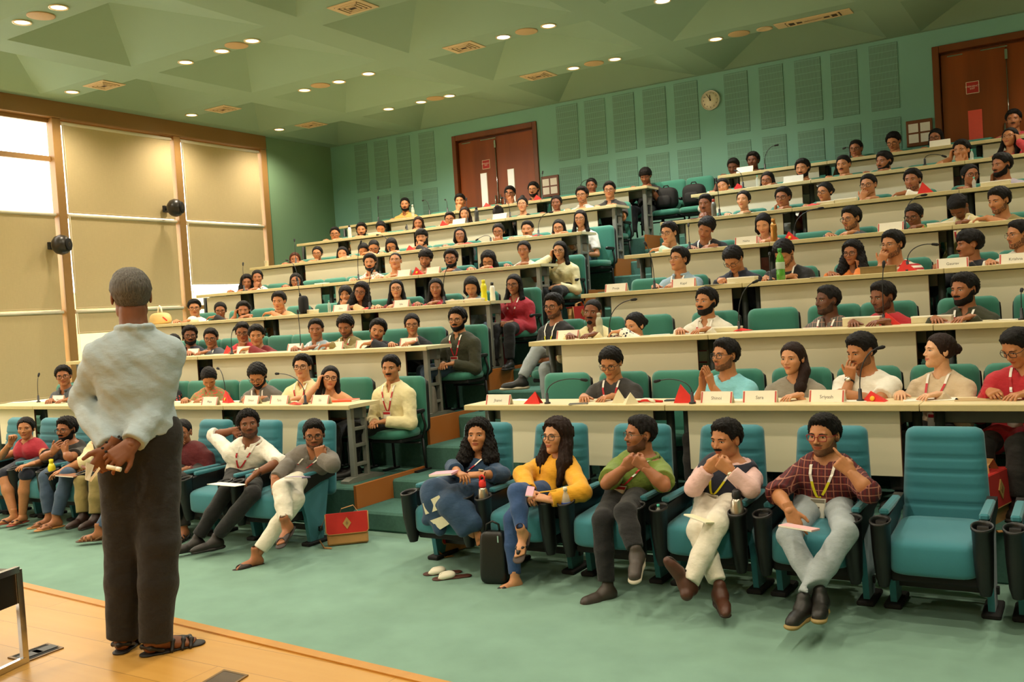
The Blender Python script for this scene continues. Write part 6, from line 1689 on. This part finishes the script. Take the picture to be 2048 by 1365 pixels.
# bags, cups on the desks
p = deskpt(322, 653, 2); t = thing('handbag', 'cream handbag with red trim on the third desk row by the windows', 'bag', tuple(p))
V, F_ = soft_box(.21, .09, .09, 12, p=3.2); V = [(x*(1-.35*max(0, z+.02)/.09*.5), y, z+.09) for x, y, z in V]; mb = MB(); mb.add(V, F_, 0, True); mb.build('bag_body', mat('cream_leather', 'd9b878', .5, noise=.08, nscale=8), t)
MB().tube([(-.05, 0, .16), (-.03, 0, .25), (.0, 0, .28), (.03, 0, .25), (.05, 0, .16)], .012, 8).build('handle', paper, t); MB().tube([(.05, -.05, .15), (.16, -.07, .10), (.21, -.05, .05)], .010, 6).build('trim', redp, t)
p = deskpt(608, 622, 2); t = thing('backpack', 'small black bag standing on the third desk row, left block', 'bag', tuple(p))
V, F_ = soft_box(.055, .06, .12, 10, p=3.5); mb = MB(); mb.add([(x, y, z+.12) for x, y, z in V], F_, 0, True); mb.build('bag_body', mat('black_cloth_bag', '0f0f10', .8, bump=.3, bscale=200), t); MB().tube([(-.03, 0, .23), (-.05, 0, .27), (-.06, 0, .235)], .01, 6).build('strap', blackm, t)
p = deskpt(386, 650, 2); t = thing('white_bowl', 'white upturned bowl on the third desk row, near the windows', 'bowl', tuple(p)); MB().lathe([(.085, 0), (.08, .04), (.055, .075), (.02, .09), (.001, .092)], 24).build('bowl', whitep, t)
p = deskpt(533, 530, 4); t = thing('cup', 'white paper cup at the window end of the fifth desk row', 'cup', tuple(p)); MB().lathe([(.028, 0), (.036, .09), (.038, .092), (.034, .09), (.026, .006), (.001, .006)], 18).build('cup', whitep, t)

# ---------------------------------------------------------------- bottles in the cup holders and things in laps
def cup_at(u, v):
    """cup holder nearest to a pixel"""
    best = None
    for xs in (FCX_R, FCX_L):
        for x in xs:
            for s in (-1, 1):
                p = Vector((x+s*.256, YFC-.38, .58)); q = CR @ np.array([p.x, p.y, p.z-CAMZ]); uu, vv = 1024+F*q[0]/q[2], 682.5+F*q[1]/q[2]
                d = (uu-u)**2+(vv-v)**2
                if best is None or d < best[0]: best = (d, p)
    return Vector((best[1].x, best[1].y, .442))
bottle('redsteel', cup_at(963, 1000), lb='steel bottle with red cap and base beside the blue-dressed person')
bottle('bluelabel', cup_at(1126, 1010), lb='clear water bottle with blue label beside the person in yellow')
bottle('small', cup_at(1303, 1020), lb='small clear bottle with teal cap beside the person in green')
bottle('thermos', cup_at(1497, 1030), lb='steel thermos with black lid beside the waistcoated person')
bottle('yellow', cup_at(98, 935), lb='yellow bottle in the front row at the far left')
def lap_item(u, v, y, w, d, h, m, nm, lb, cat, rot=(0,0,0), part='cover'):
    p = at(u, v, y=y); t = thing(nm, lb, cat, tuple(p)); t.rotation_euler = [R_(a) for a in rot]
    MB().box((-w/2, -d/2, 0), (w/2, d/2, h), bev=.002).build(part, m, t)
    if h > .006: MB().box((-w/2+.003, -d/2-.0008, .002), (w/2-.003, d/2-.003, h-.002)).build('pages', paper, t)
lap_item(888, 950, 5.38, .18, .13, .018, pinkc, 'notebook', 'pink notebook on the lap of the person in blue', 'notebook', (0, -4, 12))
lap_item(1060, 985, 5.30, .05, .12, .010, pinkc, 'notepad', 'small pink notepad held by the person in yellow', 'notebook', (20, 10, 25))
p = at(1095, 985, y=5.30); t = thing('pencil', 'yellow pencil held by the person in yellow', 'pencil', tuple(p)); MB().tube([(-.06, 0, -.004), (.06, .01, .012)], .0045, 6).build('pencil_body', yelp, t)
lap_item(1598, 1058, 5.20, .19, .13, .012, mat('pink_paper_light', 'd8a8a8', .8, noise=.03), 'folded_papers', 'folded pink papers on the knee of the person in checks', 'paper', (-8, 4, -6))
lap_item(1398, 1040, 5.25, .16, .10, .010, mat('handkerchief_cloth', 'e4dcb8', .85, kind='weave', bscale=300), 'handkerchief', 'cream handkerchief on the knee of the person in waistcoat', 'handkerchief', (-12, 12, -14))
lap_item(455, 970, 5.30, .27, .19, .005, paper, 'papers', 'open white papers on the lap of the person in white shirt', 'paper', (-6, 4, 14), 'sheet')
lap_item(595, 957, 5.40, .17, .12, .012, mat('lilac_cover', '8a7a98', .6), 'notebook', 'lilac notebook on the lap of the person in grey kurta', 'notebook', (-8, 0, 10))
lap_item(140, 952, 5.38, .22, .15, .012, mat('brown_cover', '8a5a3a', .6), 'notebook', 'brown notebook on the lap of the person in dark tee', 'notebook', (0, 4, 14))

# ---------------------------------------------------------------- bags on the floor
jute = mat('jute_cloth', 'b0824a', .9, kind='weave', bscale=240, bump=.3); flapm = mat('red_flap_cloth', 'c0281e', .85, kind='weave', bscale=300)
def satchel(p, rz, lb, tilt=-10, s=1.0):
    t = thing('messenger_bag', lb, 'bag', tuple(p), R_(rz)); 
    mb = MB(); mb.box((-.17*s, -.05*s, .0), (.17*s, .05*s, .25*s), bev=.012); o = mb.build('bag_body', jute, t); o.rotation_euler = (R_(tilt), 0, 0)
    f = MB().prism([(-.175*s, .26*s), (.175*s, .26*s), (.175*s, .11*s), (.155*s, .09*s), (-.155*s, .09*s), (-.175*s, .11*s)], 1, -.062*s, -.052*s).box((-.175*s, -.055*s, .252*s), (.175*s, .052*s, .262*s)).build('flap', flapm, o)
    rim = MB().tube([(-.176*s, -.058*s, .26*s), (-.176*s, -.058*s, .11*s), (-.156*s, -.058*s, .088*s), (.156*s, -.058*s, .088*s), (.176*s, -.058*s, .11*s), (.176*s, -.058*s, .26*s)], .006*s, 6).build('flap_trim', jute, f)
    MB().prism([(-.035*s, .175*s), (0, .225*s), (.035*s, .175*s), (0, .125*s)], 1, -.068*s, -.060*s).build('diamond_patch', mat('gold_print', 'b08a4a', .7), f)
    MB().prism([(-.013*s, .175*s), (0, .195*s), (.013*s, .175*s), (0, .155*s)], 1, -.0700*s, -.067*s).build('print', mat('gold_print_dark', '8a6a3a', .7), f)
    vs = []
    path = [(-.175, 0, .24), (-.22, -.02, .16), (-.235, -.04, .06), (-.20, -.08, .004), (-.14, -.12, .004)]
    for x, y, z in path: vs += [(x*s-.0, y*s-.02*s, z*s), (x*s, y*s+.02*s, z*s+.0)]
    n = len(path)
    MB().add(vs+[(a+.004, b, c+.003) for a, b, c in vs], [[2*i, 2*i+1, 2*i+3, 2*i+2] for i in range(n-1)]+[[2*n+2*i+2, 2*n+2*i+3, 2*n+2*i+1, 2*n+2*i] for i in range(n-1)]).build('strap', jute, t)
    hs_ = [(-.06, 0, .25), (-.04, .01, .30), (.06, .02, .32), (.10, .01, .26)]; vs = []
    for x, y, z in hs_: vs += [(x*s, y*s-.02*s, z*s), (x*s, y*s+.02*s, z*s)]
    MB().add(vs, [[0,1,3,2],[2,3,5,4],[4,5,7,6]]).build('handle', jute, t)
    return t
p = at(692, 1090, z=0); satchel((p.x, p.y+.03, 0), 42, 'tan bag with red flap and gold diamond, on the floor left of the steps')
p = at(872, 1118, z=0); satchel((p.x, p.y+.25, 0), 80, 'tan bag on the floor behind the chair of the blue-dressed person', -4)
p = at(1995, 1110, z=0); satchel((p.x+.02, YK[0]+.02, FZ[0]-.02), 75, 'red and tan bag behind the empty front chair at the right edge', -4, 1.25)
p = at(1850, 655, z=DZ[1]); satchel((at(1852, 640, y=YK[1]+.62).x, YK[1]+.66, FZ[1]+.455), 85, 'red bag on a seat between red shirt and olive shirt, second row', -2)
def handbag(p, rz, w, d, h, m, lb, nm='handbag', tube_=True):
    t = thing(nm, lb, 'bag', tuple(p), R_(rz)); V, F_ = soft_box(w/2, d/2, h/2, 12, p=6)
    V = [(x*(1-.10*(z/h+.5)), y*(1-.45*(z/h+.5)), z+h/2) for x, y, z in V]; mb = MB(); mb.add(V, F_, 0, True); mb.build('bag_body', m, t)
    MB().tube([(-w*.25, 0, h*.94), (-w*.22, 0, h*1.12), (0, 0, h*1.18), (w*.22, 0, h*1.12), (w*.25, 0, h*.94)], .008, 6).build('handle', m, t)
    MB().box((w*.22, -d*.32, h*.80), (w*.27, -d*.28, h*.93)).build('buckle', chrome, t)
p = at(972, 1172, z=0); handbag((p.x+.02, p.y+.10, 0), 14, .20, .16, .36, mat('black_leather', '0d100e', .4, bump=.2, bscale=120), 'tall black handbag on the floor before the person in yellow')
p = at(970, 745, z=FZ[2]); handbag((at(978, 735, y=YK[2]+.4).x, YK[2]+.55, FZ[2]), 60, .30, .12, .30, mat('maroon_leather', '6a1420', .5, noise=.1), 'maroon bag on the floor by the aisle, third row, left block')
handbag((-6.0, YK[1]+.15, FZ[1]), 20, .26, .16, .34, mat('grey_canvas', '7a7468', .8, noise=.1), 'grey bag on the floor by the aisle, second row, left block', 'backpack')
x6 = at(1300, 560, y=YK[4]+.6).x; satchel((at(1148, 560, y=YK[3]+.55).x+.1, YK[3]+.45, FZ[3]), 80, 'red and tan bag by the aisle, fourth row, left block', -4)
for (u, v, k), lb in (((1340, 405, 6), 'black backpack on the left empty chair beside the aisle, last row'), ((1395, 400, 6), 'black backpack on the right empty chair beside the aisle, last row')):
    q = at(u, v, y=YK[6]+YCH); t = thing('backpack', lb, 'bag', (q.x, YK[6]+.55, FZ[6]+.455), 0)
    V, F_ = soft_box(.18, .12, .17, 12, p=3.4); mb = MB(); mb.add([(x, y, z+.17) for x, y, z in V], F_, 0, True); mb.build('bag_body', mat('black_cloth_bag', '0f0f10', .8, bump=.3, bscale=200), t)
    V, F_ = soft_box(.12, .05, .09, 8, p=3.4); mb = MB(); mb.add([(x, y-.12, z+.12) for x, y, z in V], F_, 0, True); mb.build('front_pocket', blackm, t)
    MB().tube([(-.05, 0, .33), (-.03, 0, .37), (.03, 0, .37), (.05, 0, .33)], .01, 6).build('handle', blackm, t)
    V, F_ = back_cushion(.485, .455, .38, .935, .07, .12, .06, [], crest=.016, round_=.07)
# slippers off the feet
for i, (u, v) in enumerate(((893, 1142), (912, 1150))):
    p = at(u, v, z=.02); t = thing('slipper', 'white slipper on the floor, %s of the pair below the blue dress' % ('left', 'right')[i], 'slipper', (p.x+.03, p.y+.02, .088), R_(-148+8*i))
    for q, m_, nm in (('sole', mat('slipper_sole', '4a2418', .6), 'sole'), ('upper', mat('slipper_white', 'e8e2cc', .6), 'strap')):
        V, Q = shoe_parts('slide')[q]; ob(nm, raw_mesh(nm, V*(1, 1, 1), Q, [m_]), t)
# an extra orange chair by the back wall
q = at(1100, 392, y=YW-.6); t = thing('wooden_chair', 'orange chair by the back wall under the left notice frame', 'chair', (q.x, YW-.55, FZ[6]))
MB().prism([(-.22, .50), (.22, .50), (.20, .84), (.14, .90), (-.14, .90), (-.20, .84)], 1, .16, .19).build('backrest', mat('orange_plastic', 'd87a24', .5, noise=.06, nscale=12), t)
MB().box((-.22, -.22, .43), (.22, .2, .47), bev=.01).build('seat', mat('orange_plastic', 'd87a24'), t)
for sx_ in (-1, 1):
    for sy_ in (-1, 1): MB().box((sx_*.19-.02, sy_*.17-.02, 0), (sx_*.19+.02, sy_*.17+.02, .44)).build('leg', framew, t)
# labels: count equal things along their row
from collections import defaultdict
G_ = defaultdict(list)
for r_ in REG:
    side = 'L' if r_[4].x < -5.2 else 'R'; G_[(r_[1], r_[5], side)].append(r_)
for (what, k, side), l in G_.items():
    l.sort(key=lambda r_: -r_[4].x if side == 'L' else r_[4].x)
    for i, r_ in enumerate(l):
        o = r_[0]; o['label'] = what+(', %s from the aisle' % NUM[i] if len(l) > 1 else '')+', %s desk row, %s' % (ordn[k], side_n[side])
        if r_[3]: o['group'] = r_[3]
